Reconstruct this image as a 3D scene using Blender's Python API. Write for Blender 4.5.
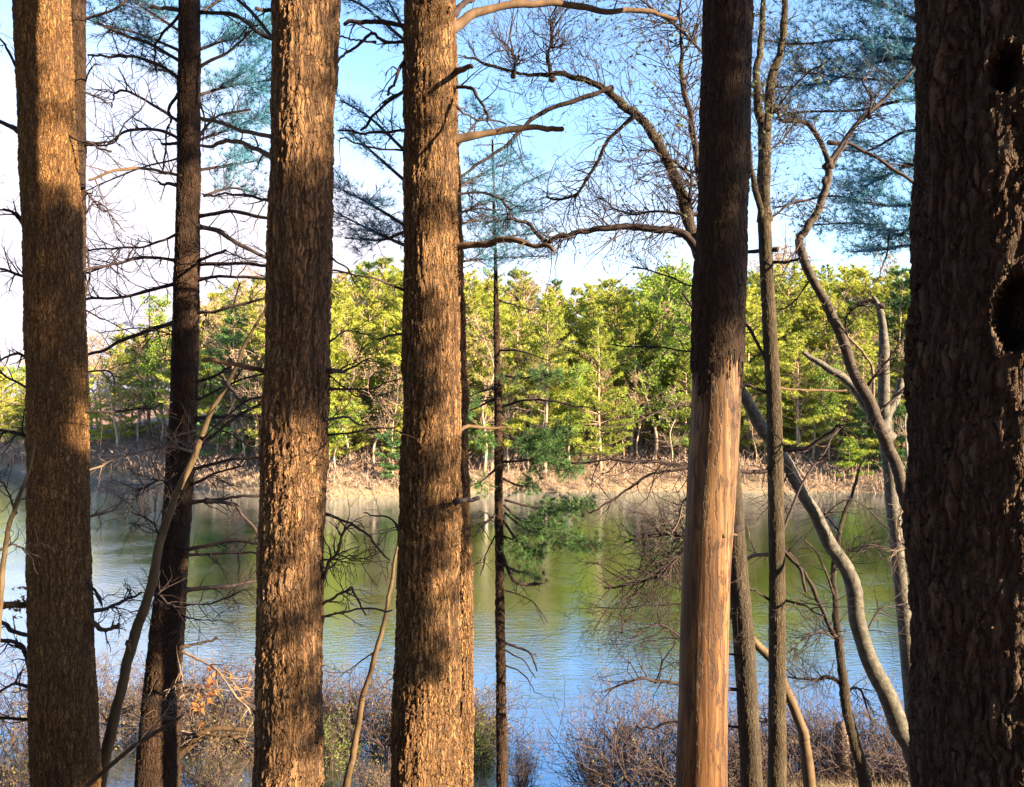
import bpy, math, random
import numpy as np
from mathutils import Vector

# ------------------------------------------------------------------ camera, sky, sun
SC = bpy.context.scene
for o in list(bpy.data.objects):
    bpy.data.objects.remove(o)
F, CX, CY, CAMZ = 800.0, 512.0, 393.5, 8.0
cam = bpy.data.cameras.new("camera"); cam.sensor_width = 36; cam.lens = F / 1024 * 36
cam.clip_start = 0.05; cam.clip_end = 2000
camo = bpy.data.objects.new("camera", cam); SC.collection.objects.link(camo)
camo.location = (0, 0, CAMZ); camo.rotation_euler = (math.radians(90), 0, 0)
SC.camera = camo
SUN_AZ, SUN_EL = math.radians(116), math.radians(20)
S = Vector((math.sin(SUN_AZ) * math.cos(SUN_EL), math.cos(SUN_AZ) * math.cos(SUN_EL), math.sin(SUN_EL)))
w = bpy.data.worlds.new("World"); SC.world = w; w.use_nodes = True
nt = w.node_tree; nt.nodes.clear()
sky = nt.nodes.new("ShaderNodeTexSky"); sky.sky_type = 'NISHITA'; sky.sun_disc = False
sky.sun_elevation = SUN_EL; sky.sun_rotation = SUN_AZ
sky.air_density = 1.0; sky.dust_density = 0.25; sky.ozone_density = 3.0
bg = nt.nodes.new("ShaderNodeBackground"); bg.inputs[1].default_value = 0.047
wo = nt.nodes.new("ShaderNodeOutputWorld")
nt.links.new(bg.outputs[0], wo.inputs[0])
# thin bright cloud low in the sky: a noise veil over the blue
tc = nt.nodes.new("ShaderNodeTexCoord")
mp = nt.nodes.new("ShaderNodeMapping"); mp.inputs['Scale'].default_value = (1.2, 1.2, 3.2)
mp.inputs['Location'].default_value = (0.3, 0.1, 0.0)
nz = nt.nodes.new("ShaderNodeTexNoise"); nz.inputs['Scale'].default_value = 1.3; nz.inputs['Detail'].default_value = 6
sep = nt.nodes.new("ShaderNodeSeparateXYZ")
nt.links.new(tc.outputs['Generated'], mp.inputs[0]); nt.links.new(mp.outputs[0], nz.inputs[0])
nt.links.new(tc.outputs['Generated'], sep.inputs[0])
ma = nt.nodes.new("ShaderNodeMath"); ma.operation = 'MULTIPLY_ADD'      # cloud cover falls with height and to the right
nt.links.new(sep.outputs[2], ma.inputs[0]); ma.inputs[1].default_value = -1.15; ma.inputs[2].default_value = 0.34
mb = nt.nodes.new("ShaderNodeMath"); mb.operation = 'MULTIPLY_ADD'
nt.links.new(sep.outputs[0], mb.inputs[0]); mb.inputs[1].default_value = -0.42; nt.links.new(ma.outputs[0], mb.inputs[2])
my = nt.nodes.new("ShaderNodeMath"); my.operation = 'MULTIPLY_ADD'
nt.links.new(sep.outputs[1], my.inputs[0]); my.inputs[1].default_value = 0.45; nt.links.new(mb.outputs[0], my.inputs[2])
md = nt.nodes.new("ShaderNodeMath"); md.operation = 'SUBTRACT'; md.inputs[1].default_value = 0.40; nt.links.new(my.outputs[0], md.inputs[0])
mc = nt.nodes.new("ShaderNodeMath"); mc.operation = 'ADD'
nt.links.new(md.outputs[0], mc.inputs[0]); nt.links.new(nz.outputs[0], mc.inputs[1])
mr = nt.nodes.new("ShaderNodeMapRange"); mr.interpolation_type = 'SMOOTHSTEP'
mr.inputs[1].default_value = 0.5; mr.inputs[2].default_value = 0.95
nt.links.new(mc.outputs[0], mr.inputs[0])
mx = nt.nodes.new("ShaderNodeMixRGB"); mx.inputs[2].default_value = (2.45, 2.32, 2.6, 1)
nt.links.new(mr.outputs[0], mx.inputs[0]); nt.links.new(sky.outputs[0], mx.inputs[1])
nt.links.new(mx.outputs[0], bg.inputs[0])
sl = bpy.data.lights.new("sun", 'SUN'); sl.energy = 5.0; sl.angle = math.radians(0.5); sl.color = (1.0, 0.72, 0.41)
so = bpy.data.objects.new("sun", sl); SC.collection.objects.link(so)
so.rotation_euler = (-S).to_track_quat('-Z', 'Y').to_euler(); so.location = (30, -30, 40)
SC.view_settings.view_transform = 'Standard'; SC.view_settings.look = 'None'
SC.view_settings.exposure = 3.4; SC.view_settings.gamma = 1.0; SC.view_settings.use_curve_mapping = False

# ------------------------------------------------------------------ helpers
rnd = random.Random(7)
def W(px, py, d):
    return Vector(((px - CX) / F * d, d, CAMZ - (py - CY) / F * d))

def tag(o, label=None, cat=None, group=None, kind=None):
    if label: o["label"] = label
    if cat: o["category"] = cat
    if group: o["group"] = group
    if kind: o["kind"] = kind
    return o

def empty(name, loc, label, cat, group=None):
    o = bpy.data.objects.new(name, None); SC.collection.objects.link(o)
    o.location = loc; o.empty_display_size = 0.2
    return tag(o, label, cat, group)

def mesh_np(name, V, Fa, mat, parent=None, smooth=True, org=None):
    """V (n,3), Fa (m,k) arrays of one face size, or a list of such arrays"""
    V = np.asarray(V, dtype=np.float32)
    if parent is not None and org is None: org = root_loc(parent)
    if org is not None: V = V - np.array(org, dtype=np.float32)
    fl = Fa if isinstance(Fa, list) else [Fa]
    fl = [np.asarray(f, dtype=np.int32) for f in fl if len(f)]
    me = bpy.data.meshes.new(name)
    nf = sum(len(f) for f in fl); nl = sum(f.size for f in fl)
    me.vertices.add(len(V)); me.vertices.foreach_set("co", V.ravel())
    me.loops.add(nl); me.loops.foreach_set("vertex_index", np.concatenate([f.ravel() for f in fl]))
    me.polygons.add(nf)
    tot = np.concatenate([np.full(len(f), f.shape[1], np.int32) for f in fl])
    st = np.concatenate([[0], np.cumsum(tot)[:-1]]).astype(np.int32)
    me.polygons.foreach_set("loop_start", st)
    me.polygons.foreach_set("use_smooth", np.full(nf, smooth, dtype=bool))
    me.update(calc_edges=True); me.validate()
    me.materials.append(mat)
    o = bpy.data.objects.new(name, me); SC.collection.objects.link(o)
    if parent is not None: o.parent = parent
    return o

def root_loc(o):
    while o.parent is not None: o = o.parent
    return tuple(o.location)

class Buf:
    """collects tubes into one mesh"""
    def __init__(s): s.V = []; s.F = []; s.n = 0
    def tube(s, P, R, seg=5):
        P = np.asarray(P, float); R = np.asarray(R, float); m = len(P)
        if m < 2: return
        e0 = P[0] - P[1]; e1 = P[-1] - P[-2]
        e0 /= np.linalg.norm(e0) + 1e-9; e1 /= np.linalg.norm(e1) + 1e-9
        if R[-1] > 0.004:      # rounded broken end
            P = np.concatenate([P, [P[-1] + e1 * R[-1] * 0.5, P[-1] + e1 * R[-1] * 0.8]]); R = np.concatenate([R, [R[-1] * 0.75, R[-1] * 0.05]])
        if R[0] > 0.004:
            P = np.concatenate([[P[0] + e0 * R[0] * 0.5], P]); R = np.concatenate([[R[0] * 0.05], R])
        m = len(P)
        T = np.gradient(P, axis=0); T /= (np.linalg.norm(T, axis=1, keepdims=True) + 1e-9)
        ref = np.array([0.31, 0.17, 0.93]) if abs(T[0][2]) < 0.8 else np.array([0.9, 0.37, 0.1])
        U = np.cross(T, ref); U /= (np.linalg.norm(U, axis=1, keepdims=True) + 1e-9)
        Bn = np.cross(T, U)
        a = np.arange(seg) * 2 * math.pi / seg
        ring = U[:, None, :] * np.cos(a)[None, :, None] + Bn[:, None, :] * np.sin(a)[None, :, None]
        V = P[:, None, :] + ring * R[:, None, None]
        V = V.reshape(-1, 3)
        i = np.arange(m - 1)[:, None] * seg; j = np.arange(seg)[None, :]; k = (j + 1) % seg
        Fq = np.stack([i + j, i + k, i + seg + k, i + seg + j], -1).reshape(-1, 4) + s.n
        s.V.append(V); s.F.append(Fq); s.n += len(V)
    def build(s, name, mat, parent=None, org=None):
        return mesh_np(name, np.concatenate(s.V), np.concatenate(s.F), mat, parent, True, org)

def smooth_path(pts, per=6):
    P = [np.array(p, float) for p in pts]
    P = [2 * P[0] - P[1]] + P + [2 * P[-1] - P[-2]]
    out = []
    for i in range(1, len(P) - 2):
        for k in range(per):
            t = k / per
            a, b, c, d = P[i - 1], P[i], P[i + 1], P[i + 2]
            out.append(0.5 * ((2 * b) + (-a + c) * t + (2 * a - 5 * b + 4 * c - d) * t * t + (-a + 3 * b - 3 * c + d) * t ** 3))
    out.append(P[-2])
    return np.array(out)

def unit(v): return v / (np.linalg.norm(v) + 1e-9)
def rv(r): return np.array([r.gauss(0, 1), r.gauss(0, 1), r.gauss(0, 1)])

def twig(buf, p, d, L, r, lv, R, kids=4, up=0.0, tips=None, bend=0.35, rmin=0.0014, seg=4):
    n = 4 if lv < 1 else 6
    pts = [np.array(p, float)]; d = unit(d); dirs = [d]
    for i in range(n):
        d = unit(d + rv(R) * bend * 0.55 + np.array([0, 0, up * 0.18]))
        pts.append(pts[-1] + d * L / n); dirs.append(d)
    rad = np.linspace(r, max(rmin, r * 0.35), n + 1)
    buf.tube(pts, rad, seg)
    if tips is not None: tips.append((pts[-1], d)); tips.append((pts[n // 2], dirs[n // 2]))
    if lv > 0:
        for k in range(kids):
            i = R.randint(1, n)
            side = unit(np.cross(dirs[i], rv(R)))
            twig(buf, pts[i], unit(dirs[i] * R.uniform(0.5, 1.1) + side * 0.9), L * R.uniform(0.35, 0.65), max(rmin, rad[i] * 0.62),
                 lv - 1, R, max(2, kids - 1), up, tips, bend, rmin, 3)

def blades(P, D, k, length, width, R, spread=0.75):
    """needle tufts: k thin triangles at each point"""
    P = np.repeat(np.asarray(P, float), k, axis=0); D = np.repeat(np.asarray(D, float), k, axis=0)
    g = np.random.RandomState(R)
    d = D + g.normal(0, spread, D.shape); d /= np.linalg.norm(d, axis=1, keepdims=True) + 1e-9
    s = np.cross(d, g.normal(0, 1, D.shape)); s /= np.linalg.norm(s, axis=1, keepdims=True) + 1e-9
    L = length * g.uniform(0.65, 1.2, (len(P), 1))
    V = np.stack([P - s * width / 2, P + s * width / 2, P + d * L], 1).reshape(-1, 3)
    return V, np.arange(len(V)).reshape(-1, 3)

# ------------------------------------------------------------------ materials
MATS = {}
def nodes(name):
    m = bpy.data.materials.new(name); m.use_nodes = True
    t = m.node_tree; b = t.nodes['Principled BSDF']; o = t.nodes['Material Output']
    MATS[name] = m
    return m, t, b, o
def N(t, kind, **kw):
    n = t.nodes.new(kind)
    for k, v in kw.items():
        if k in n.inputs.keys(): n.inputs[k].default_value = v
        else: setattr(n, k, v)
    return n
def ramp(t, stops):
    r = t.nodes.new("ShaderNodeValToRGB"); e = r.color_ramp.elements
    while len(e) < len(stops): e.new(0.5)
    for q, (p, c) in zip(e, stops):
        q.position = p; q.color = (*c, 1) if len(c) == 3 else c
    return r
def coords(t, scale=(1, 1, 1), warp=0.0, wscale=4.0):
    tc = t.nodes.new("ShaderNodeTexCoord"); mp = t.nodes.new("ShaderNodeMapping")
    mp.inputs['Scale'].default_value = scale
    src = tc.outputs['Object']
    if warp:
        nz = N(t, "ShaderNodeTexNoise", Scale=wscale, Detail=3.0); t.links.new(src, nz.inputs['Vector'])
        vs = N(t, "ShaderNodeVectorMath", operation='SUBTRACT'); vs.inputs[1].default_value = (0.5, 0.5, 0.5)
        t.links.new(nz.outputs['Color'], vs.inputs[0])
        vm = N(t, "ShaderNodeVectorMath", operation='SCALE'); vm.inputs['Scale'].default_value = warp
        t.links.new(vs.outputs[0], vm.inputs[0])
        va = N(t, "ShaderNodeVectorMath", operation='ADD'); t.links.new(src, va.inputs[0]); t.links.new(vm.outputs[0], va.inputs[1])
        src = va.outputs[0]
    t.links.new(src, mp.inputs[0])
    return mp.outputs[0]

def bark(name, ridge, furrow, lichen, cell=26.0, zs=0.3, depth=0.012, lich=0.5, fine=0.5, streak=0.6, mid=1.0, tone=(0.6, 1.35)):
    m, t, b, o = nodes(name)
    v = coords(t, (1, 1, zs), warp=0.07, wscale=9.0)
    w1 = N(t, "ShaderNodeTexNoise", Scale=cell * 1.3, Detail=3.0); t.links.new(v, w1.inputs['Vector'])
    ws = N(t, "ShaderNodeVectorMath", operation='SCALE'); ws.inputs['Scale'].default_value = 1.1 / cell; t.links.new(w1.outputs['Color'], ws.inputs[0])
    wa = N(t, "ShaderNodeVectorMath", operation='ADD'); t.links.new(v, wa.inputs[0]); t.links.new(ws.outputs[0], wa.inputs[1])
    vo = N(t, "ShaderNodeTexVoronoi", feature='DISTANCE_TO_EDGE', Scale=cell); t.links.new(wa.outputs[0], vo.inputs['Vector'])
    vo2 = N(t, "ShaderNodeTexVoronoi", feature='F1', Scale=cell); t.links.new(wa.outputs[0], vo2.inputs['Vector'])
    nz = N(t, "ShaderNodeTexNoise", Scale=70.0, Detail=6.0, Roughness=0.7); t.links.new(coords(t, (1, 1, 0.5)), nz.inputs['Vector'])
    ns = N(t, "ShaderNodeTexNoise", Scale=cell * 0.9, Detail=5.0, Roughness=0.62); t.links.new(coords(t, (1, 1, zs * 0.45), warp=0.05, wscale=6.0), ns.inputs['Vector'])
    nl = N(t, "ShaderNodeTexNoise", Scale=9.0, Detail=5.0, Roughness=0.6); t.links.new(coords(t), nl.inputs['Vector'])
    mr = N(t, "ShaderNodeMapRange", interpolation_type='SMOOTHSTEP'); mr.inputs[1].default_value = 0.0; mr.inputs[2].default_value = 0.2
    t.links.new(vo.outputs['Distance'], mr.inputs[0])
    st = N(t, "ShaderNodeMapRange", interpolation_type='SMOOTHSTEP'); st.inputs[1].default_value = 0.36; st.inputs[2].default_value = 0.6
    t.links.new(ns.outputs[0], st.inputs[0])
    # colour: every scale of bark has its own tone, the clefts show the redder inner bark
    sepc = N(t, "ShaderNodeSeparateColor"); t.links.new(vo2.outputs['Color'], sepc.inputs[0])
    c1 = ramp(t, [(0.2, tuple(x * tone[0] for x in ridge)), (0.8, tuple(x * tone[1] for x in ridge))])
    mixv = N(t, "ShaderNodeMath", operation='MULTIPLY_ADD'); mixv.inputs[1].default_value = 0.35
    sc_ = N(t, "ShaderNodeMath", operation='MULTIPLY'); sc_.inputs[1].default_value = 0.75; t.links.new(nz.outputs[0], sc_.inputs[0])
    t.links.new(sepc.outputs[0], mixv.inputs[0]); t.links.new(sc_.outputs[0], mixv.inputs[2]); t.links.new(mixv.outputs[0], c1.inputs[0])
    cm = N(t, "ShaderNodeMath", operation='MULTIPLY'); t.links.new(mr.outputs[0], cm.inputs[0]); t.links.new(st.outputs[0], cm.inputs[1])
    mxa = N(t, "ShaderNodeMixRGB"); mxa.inputs[1].default_value = (*furrow, 1)
    t.links.new(cm.outputs[0], mxa.inputs[0]); t.links.new(c1.outputs[0], mxa.inputs[2])
    lr = ramp(t, [(0.56, (0, 0, 0)), (0.74, (lich,) * 3)]); t.links.new(nl.outputs[0], lr.inputs[0])
    mxb = N(t, "ShaderNodeMixRGB"); mxb.inputs[2].default_value = (*lichen, 1)
    t.links.new(lr.outputs[0], mxb.inputs[0]); t.links.new(mxa.outputs[0], mxb.inputs[1])
    nlow = N(t, "ShaderNodeTexNoise", Scale=4.5, Detail=3.0); t.links.new(coords(t, (1, 1, 0.45)), nlow.inputs['Vector'])
    rlow = ramp(t, [(0.36, (0.68, 0.66, 0.66)), (0.64, (1.2, 1.16, 1.1))]); t.links.new(nlow.outputs[0], rlow.inputs[0])
    mxl = N(t, "ShaderNodeMixRGB", blend_type='MULTIPLY'); mxl.inputs[0].default_value = 1.0
    t.links.new(mxb.outputs[0], mxl.inputs[1]); t.links.new(rlow.outputs[0], mxl.inputs[2])
    t.links.new(mxl.outputs[0], b.inputs['Base Color'])
    b.inputs['Roughness'].default_value = 0.9; b.inputs['Specular IOR Level'].default_value = 0.15
    h = N(t, "ShaderNodeMath", operation='MULTIPLY_ADD'); h.inputs[1].default_value = fine
    t.links.new(nz.outputs[0], h.inputs[0]); t.links.new(mr.outputs[0], h.inputs[2])
    h2 = N(t, "ShaderNodeMath", operation='MULTIPLY_ADD'); h2.inputs[1].default_value = 0.45
    t.links.new(sepc.outputs[1], h2.inputs[0]); t.links.new(h.outputs[0], h2.inputs[2])
    h3 = N(t, "ShaderNodeMath", operation='MULTIPLY_ADD'); h3.inputs[1].default_value = streak
    t.links.new(st.outputs[0], h3.inputs[0]); t.links.new(h2.outputs[0], h3.inputs[2])
    di = N(t, "ShaderNodeDisplacement", Midlevel=mid + 0.85, Scale=depth)
    ml = N(t, "ShaderNodeMapRange"); ml.inputs[1].default_value = 0.35; ml.inputs[2].default_value = 0.65; ml.inputs[3].default_value = 0.6; ml.inputs[4].default_value = 1.25
    t.links.new(nlow.outputs[0], ml.inputs[0])
    h4 = N(t, "ShaderNodeMath", operation='MULTIPLY'); t.links.new(h3.outputs[0], h4.inputs[0]); t.links.new(ml.outputs[0], h4.inputs[1])
    t.links.new(h4.outputs[0], di.inputs['Height']); t.links.new(di.outputs[0], o.inputs['Displacement'])
    m.displacement_method = 'BOTH'
    return m

def simple(name, c1, c2, scale=12.0, rough=0.85, bump=0.3, zs=0.3, spec=0.2):
    m, t, b, o = nodes(name)
    v = coords(t, (1, 1, zs), warp=0.05)
    nz = N(t, "ShaderNodeTexNoise", Scale=scale, Detail=6.0, Roughness=0.65); t.links.new(v, nz.inputs['Vector'])
    r = ramp(t, [(0.33, c1), (0.68, c2)]); t.links.new(nz.outputs[0], r.inputs[0])
    t.links.new(r.outputs[0], b.inputs['Base Color'])
    b.inputs['Roughness'].default_value = rough; b.inputs['Specular IOR Level'].default_value = spec
    if bump:
        bu = N(t, "ShaderNodeBump", Strength=bump, Distance=0.01)
        t.links.new(nz.outputs[0], bu.inputs['Height']); t.links.new(bu.outputs[0], b.inputs['Normal'])
    return m

def leaf(name, c1, c2, trans=0.35, scale=1.5, rnd_hue=0.0):
    m, t, b, o = nodes(name)
    nz = N(t, "ShaderNodeTexNoise", Scale=scale, Detail=3.0); t.links.new(coords(t), nz.inputs['Vector'])
    oi = N(t, "ShaderNodeObjectInfo")
    ad = N(t, "ShaderNodeMath", operation='MULTIPLY_ADD'); ad.inputs[1].default_value = rnd_hue
    t.links.new(oi.outputs['Random'], ad.inputs[0])
    s0 = N(t, "ShaderNodeMath", operation='SUBTRACT'); s0.inputs[1].default_value = rnd_hue / 2
    t.links.new(nz.outputs[0], s0.inputs[0]); t.links.new(s0.outputs[0], ad.inputs[2])
    r = ramp(t, [(0.3, c1), (0.7, c2)]); t.links.new(ad.outputs[0], r.inputs[0])
    t.links.new(r.outputs[0], b.inputs['Base Color']); b.inputs['Roughness'].default_value = 0.7
    b.inputs['Specular IOR Level'].default_value = 0.25
    if trans:
        tr = N(t, "ShaderNodeBsdfTranslucent"); t.links.new(r.outputs[0], tr.inputs[0])
        mx = N(t, "ShaderNodeMixShader"); mx.inputs[0].default_value = trans
        t.links.new(b.outputs[0], mx.inputs[1]); t.links.new(tr.outputs[0], mx.inputs[2])
        t.links.new(mx.outputs[0], o.inputs['Surface'])
    return m

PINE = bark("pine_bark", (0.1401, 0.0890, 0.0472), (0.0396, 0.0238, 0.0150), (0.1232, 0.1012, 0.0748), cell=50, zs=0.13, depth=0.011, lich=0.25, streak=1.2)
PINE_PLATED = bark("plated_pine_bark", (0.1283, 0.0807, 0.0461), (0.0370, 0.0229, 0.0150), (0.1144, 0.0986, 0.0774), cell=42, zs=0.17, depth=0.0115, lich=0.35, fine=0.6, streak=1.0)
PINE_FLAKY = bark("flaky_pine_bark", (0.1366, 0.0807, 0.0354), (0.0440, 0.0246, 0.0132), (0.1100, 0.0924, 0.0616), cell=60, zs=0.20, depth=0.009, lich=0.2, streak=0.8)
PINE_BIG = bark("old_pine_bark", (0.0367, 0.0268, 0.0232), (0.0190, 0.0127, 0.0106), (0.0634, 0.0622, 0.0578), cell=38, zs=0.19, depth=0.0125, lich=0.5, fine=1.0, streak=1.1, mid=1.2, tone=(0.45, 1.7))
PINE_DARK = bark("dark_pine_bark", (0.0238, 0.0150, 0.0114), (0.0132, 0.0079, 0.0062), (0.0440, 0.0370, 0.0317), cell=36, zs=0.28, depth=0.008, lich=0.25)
OAK = bark("grey_bark", (0.0317, 0.0282, 0.0238), (0.0176, 0.0141, 0.0114), (0.0572, 0.0616, 0.0440), cell=46, zs=0.2, depth=0.004, lich=0.5)
LICHEN = bark("lichen_bark", (0.0370, 0.0317, 0.0246), (0.0194, 0.0158, 0.0114), (0.0546, 0.0581, 0.0396), cell=40, zs=0.25, depth=0.0035, lich=0.7)
TWIG = simple("twig_bark", (0.011, 0.008, 0.011), (0.026, 0.018, 0.02), 18, 0.85, 0.3)  # darker than bare twig bark: shade of neighbouring trees put into the colour
DEADWOOD = simple("dead_branch_bark", (0.0264, 0.0176, 0.0114), (0.0660, 0.0431, 0.0282), 14, 0.85, 0.4)
PALETWIG = simple("pale_twig_bark", (0.0616, 0.0475, 0.0396), (0.1408, 0.1100, 0.0924), 14, 0.8, 0.3)
SAPBARK = simple("sapling_bark", (0.0308, 0.0211, 0.0123), (0.0704, 0.0502, 0.0299), 14, 0.7, 0.4)
SHRUB = simple("shrub_stems", (0.0308, 0.0229, 0.0264), (0.0748, 0.0546, 0.0546), 3, 0.8, 0, 1)
SHRUB_RED = simple("reddish_shrub_stems", (0.0333, 0.0254, 0.0307), (0.0739, 0.0573, 0.0625), 3, 0.8, 0, 1)
NEEDLE = leaf("pine_needles", (0.018, 0.10, 0.175), (0.042, 0.17, 0.275), 0.25)
NEEDLE_GREEN = leaf("green_needles", (0.03, 0.08, 0.03), (0.07, 0.15, 0.05), 0.25)
LEAFBUD = leaf("spring_leaves", (0.03, 0.05, 0.035), (0.07, 0.095, 0.045), 0.4)
SHRUBBUD = leaf("shrub_buds", (0.09, 0.09, 0.035), (0.18, 0.155, 0.06), 0.35)
SHRUBGREEN = leaf("shrub_leaves", (0.06, 0.10, 0.02), (0.12, 0.16, 0.035), 0.35)
DRYLEAF = leaf("dry_oak_leaves", (0.2, 0.07, 0.02), (0.32, 0.13, 0.04), 0.35, 8)
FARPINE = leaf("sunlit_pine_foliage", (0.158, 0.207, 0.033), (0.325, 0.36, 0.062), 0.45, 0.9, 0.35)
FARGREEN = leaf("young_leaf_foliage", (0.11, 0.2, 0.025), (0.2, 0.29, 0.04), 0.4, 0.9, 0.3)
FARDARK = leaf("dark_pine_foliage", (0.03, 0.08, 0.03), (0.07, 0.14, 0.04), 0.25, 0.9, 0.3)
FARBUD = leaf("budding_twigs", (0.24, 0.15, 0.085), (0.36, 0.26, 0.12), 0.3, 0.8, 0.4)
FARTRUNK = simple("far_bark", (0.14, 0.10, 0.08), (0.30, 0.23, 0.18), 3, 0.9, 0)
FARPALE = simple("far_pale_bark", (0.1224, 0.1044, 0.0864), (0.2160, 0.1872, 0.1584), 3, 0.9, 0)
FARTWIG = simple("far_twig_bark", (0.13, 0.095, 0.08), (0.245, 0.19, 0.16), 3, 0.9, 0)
GRASS = leaf("dry_grass_blades", (0.16, 0.13, 0.092), (0.26, 0.22, 0.165), 0.3, 2)

def birch():
    m, t, b, o = nodes("birch_bark")
    v = coords(t, (1, 1, 1.0), warp=0.06, wscale=6)
    n1 = N(t, "ShaderNodeTexNoise", Scale=13.0, Detail=7.0, Roughness=0.7); t.links.new(v, n1.inputs['Vector'])
    v2 = coords(t, (1, 1, 4.5)); n2 = N(t, "ShaderNodeTexNoise", Scale=9.0, Detail=4.0); t.links.new(v2, n2.inputs['Vector'])
    r1 = ramp(t, [(0.40, (0.0053, 0.0061, 0.0049)), (0.5, (0.0179, 0.0184, 0.0153)), (0.60, (0.0465, 0.0446, 0.0392))]); t.links.new(n1.outputs[0], r1.inputs[0])
    r2 = ramp(t, [(0.34, (0.07, 0.055, 0.05)), (0.42, (1, 1, 1))]); t.links.new(n2.outputs[0], r2.inputs[0])
    mx = N(t, "ShaderNodeMixRGB", blend_type='MULTIPLY'); mx.inputs[0].default_value = 0.85
    t.links.new(r1.outputs[0], mx.inputs[1]); t.links.new(r2.outputs[0], mx.inputs[2])
    t.links.new(mx.outputs[0], b.inputs['Base Color']); b.inputs['Roughness'].default_value = 0.75
    bu = N(t, "ShaderNodeBump", Strength=0.8, Distance=0.02); t.links.new(n1.outputs[0], bu.inputs['Height']); t.links.new(bu.outputs[0], b.inputs['Normal'])
    return m
BIRCH = birch()

def barewood():
    m, t, b, o = nodes("bare_snag_wood")
    v = coords(t, (1, 1, 0.045), warp=0.03, wscale=5)
    n1 = N(t, "ShaderNodeTexNoise", Scale=26.0, Detail=7.0, Roughness=0.65); t.links.new(v, n1.inputs['Vector'])
    v2 = coords(t, (1, 1, 0.10), warp=0.05, wscale=9)
    n2 = N(t, "ShaderNodeTexNoise", Scale=42.0, Detail=5.0, Roughness=0.6); t.links.new(v2, n2.inputs['Vector'])
    n3 = N(t, "ShaderNodeTexNoise", Scale=2.6, Detail=3.0); t.links.new(coords(t, (1, 1, 0.25)), n3.inputs['Vector'])
    r1 = ramp(t, [(0.38, (0.0210, 0.0108, 0.0053)), (0.5, (0.0605, 0.0327, 0.0152)), (0.62, (0.1176, 0.0733, 0.0365))]); t.links.new(n1.outputs[0], r1.inputs[0])
    r3 = ramp(t, [(0.35, (1.0, 0.86, 0.72)), (0.65, (0.82, 0.84, 0.9))]); t.links.new(n3.outputs[0], r3.inputs[0])
    mx0 = N(t, "ShaderNodeMixRGB", blend_type='MULTIPLY'); mx0.inputs[0].default_value = 1.0
    t.links.new(r1.outputs[0], mx0.inputs[1]); t.links.new(r3.outputs[0], mx0.inputs[2])
    cr = ramp(t, [(0.42, (1, 1, 1)), (0.47, (0, 0, 0))]); t.links.new(n2.outputs[0], cr.inputs[0])
    mx = N(t, "ShaderNodeMixRGB"); mx.inputs[2].default_value = (0.028, 0.015, 0.011, 1)
    t.links.new(cr.outputs[0], mx.inputs[0]); t.links.new(mx0.outputs[0], mx.inputs[1])
    t.links.new(mx.outputs[0], b.inputs['Base Color']); b.inputs['Roughness'].default_value = 0.7; b.inputs['Specular IOR Level'].default_value = 0.25
    sb = N(t, "ShaderNodeMath", operation='SUBTRACT'); t.links.new(n1.outputs[0], sb.inputs[0]); t.links.new(cr.outputs[0], sb.inputs[1])
    bu = N(t, "ShaderNodeBump", Strength=0.7, Distance=0.008); t.links.new(sb.outputs[0], bu.inputs['Height']); t.links.new(bu.outputs[0], b.inputs['Normal'])
    return m
SNAGWOOD = barewood()

def groundmat():
    m, t, b, o = nodes("leaf_litter_ground")
    n1 = N(t, "ShaderNodeTexNoise", Scale=0.5, Detail=8.0, Roughness=0.7); t.links.new(coords(t), n1.inputs['Vector'])
    n2 = N(t, "ShaderNodeTexNoise", Scale=9.0, Detail=6.0, Roughness=0.7); t.links.new(coords(t), n2.inputs['Vector'])
    r1 = ramp(t, [(0.35, (0.10, 0.055, 0.042)), (0.55, (0.17, 0.095, 0.07)), (0.7, (0.23, 0.15, 0.105))])
    ad = N(t, "ShaderNodeMath", operation='MULTIPLY_ADD'); ad.inputs[1].default_value = 0.5
    h = N(t, "ShaderNodeMath", operation='MULTIPLY'); h.inputs[1].default_value = 0.5
    t.links.new(n2.outputs[0], ad.inputs[0]); t.links.new(n1.outputs[0], h.inputs[0]); t.links.new(h.outputs[0], ad.inputs[2])
    t.links.new(ad.outputs[0], r1.inputs[0])
    # sandy margin just above the waterline
    tc = t.nodes.new("ShaderNodeTexCoord"); sp = t.nodes.new("ShaderNodeSeparateXYZ"); t.links.new(tc.outputs['Object'], sp.inputs[0])
    zz = N(t, "ShaderNodeMath", operation='MULTIPLY_ADD'); zz.inputs[1].default_value = 1.4; t.links.new(n1.outputs[0], zz.inputs[0])
    t.links.new(sp.outputs[2], zz.inputs[2])
    mr = N(t, "ShaderNodeMapRange"); mr.inputs[1].default_value = 1.9; mr.inputs[2].default_value = 2.5; t.links.new(zz.outputs[0], mr.inputs[0])
    r2 = ramp(t, [(0.3, (0.10, 0.066, 0.045)), (0.7, (0.18, 0.13, 0.09))]); t.links.new(n2.outputs[0], r2.inputs[0])
    mx = N(t, "ShaderNodeMixRGB"); t.links.new(mr.outputs[0], mx.inputs[0]); t.links.new(r2.outputs[0], mx.inputs[1]); t.links.new(r1.outputs[0], mx.inputs[2])
    t.links.new(mx.outputs[0], b.inputs['Base Color']); b.inputs['Roughness'].default_value = 0.95
    bu = N(t, "ShaderNodeBump", Strength=0.6, Distance=0.08); t.links.new(n2.outputs[0], bu.inputs['Height']); t.links.new(bu.outputs[0], b.inputs['Normal'])
    return m
GROUND = groundmat()

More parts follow.
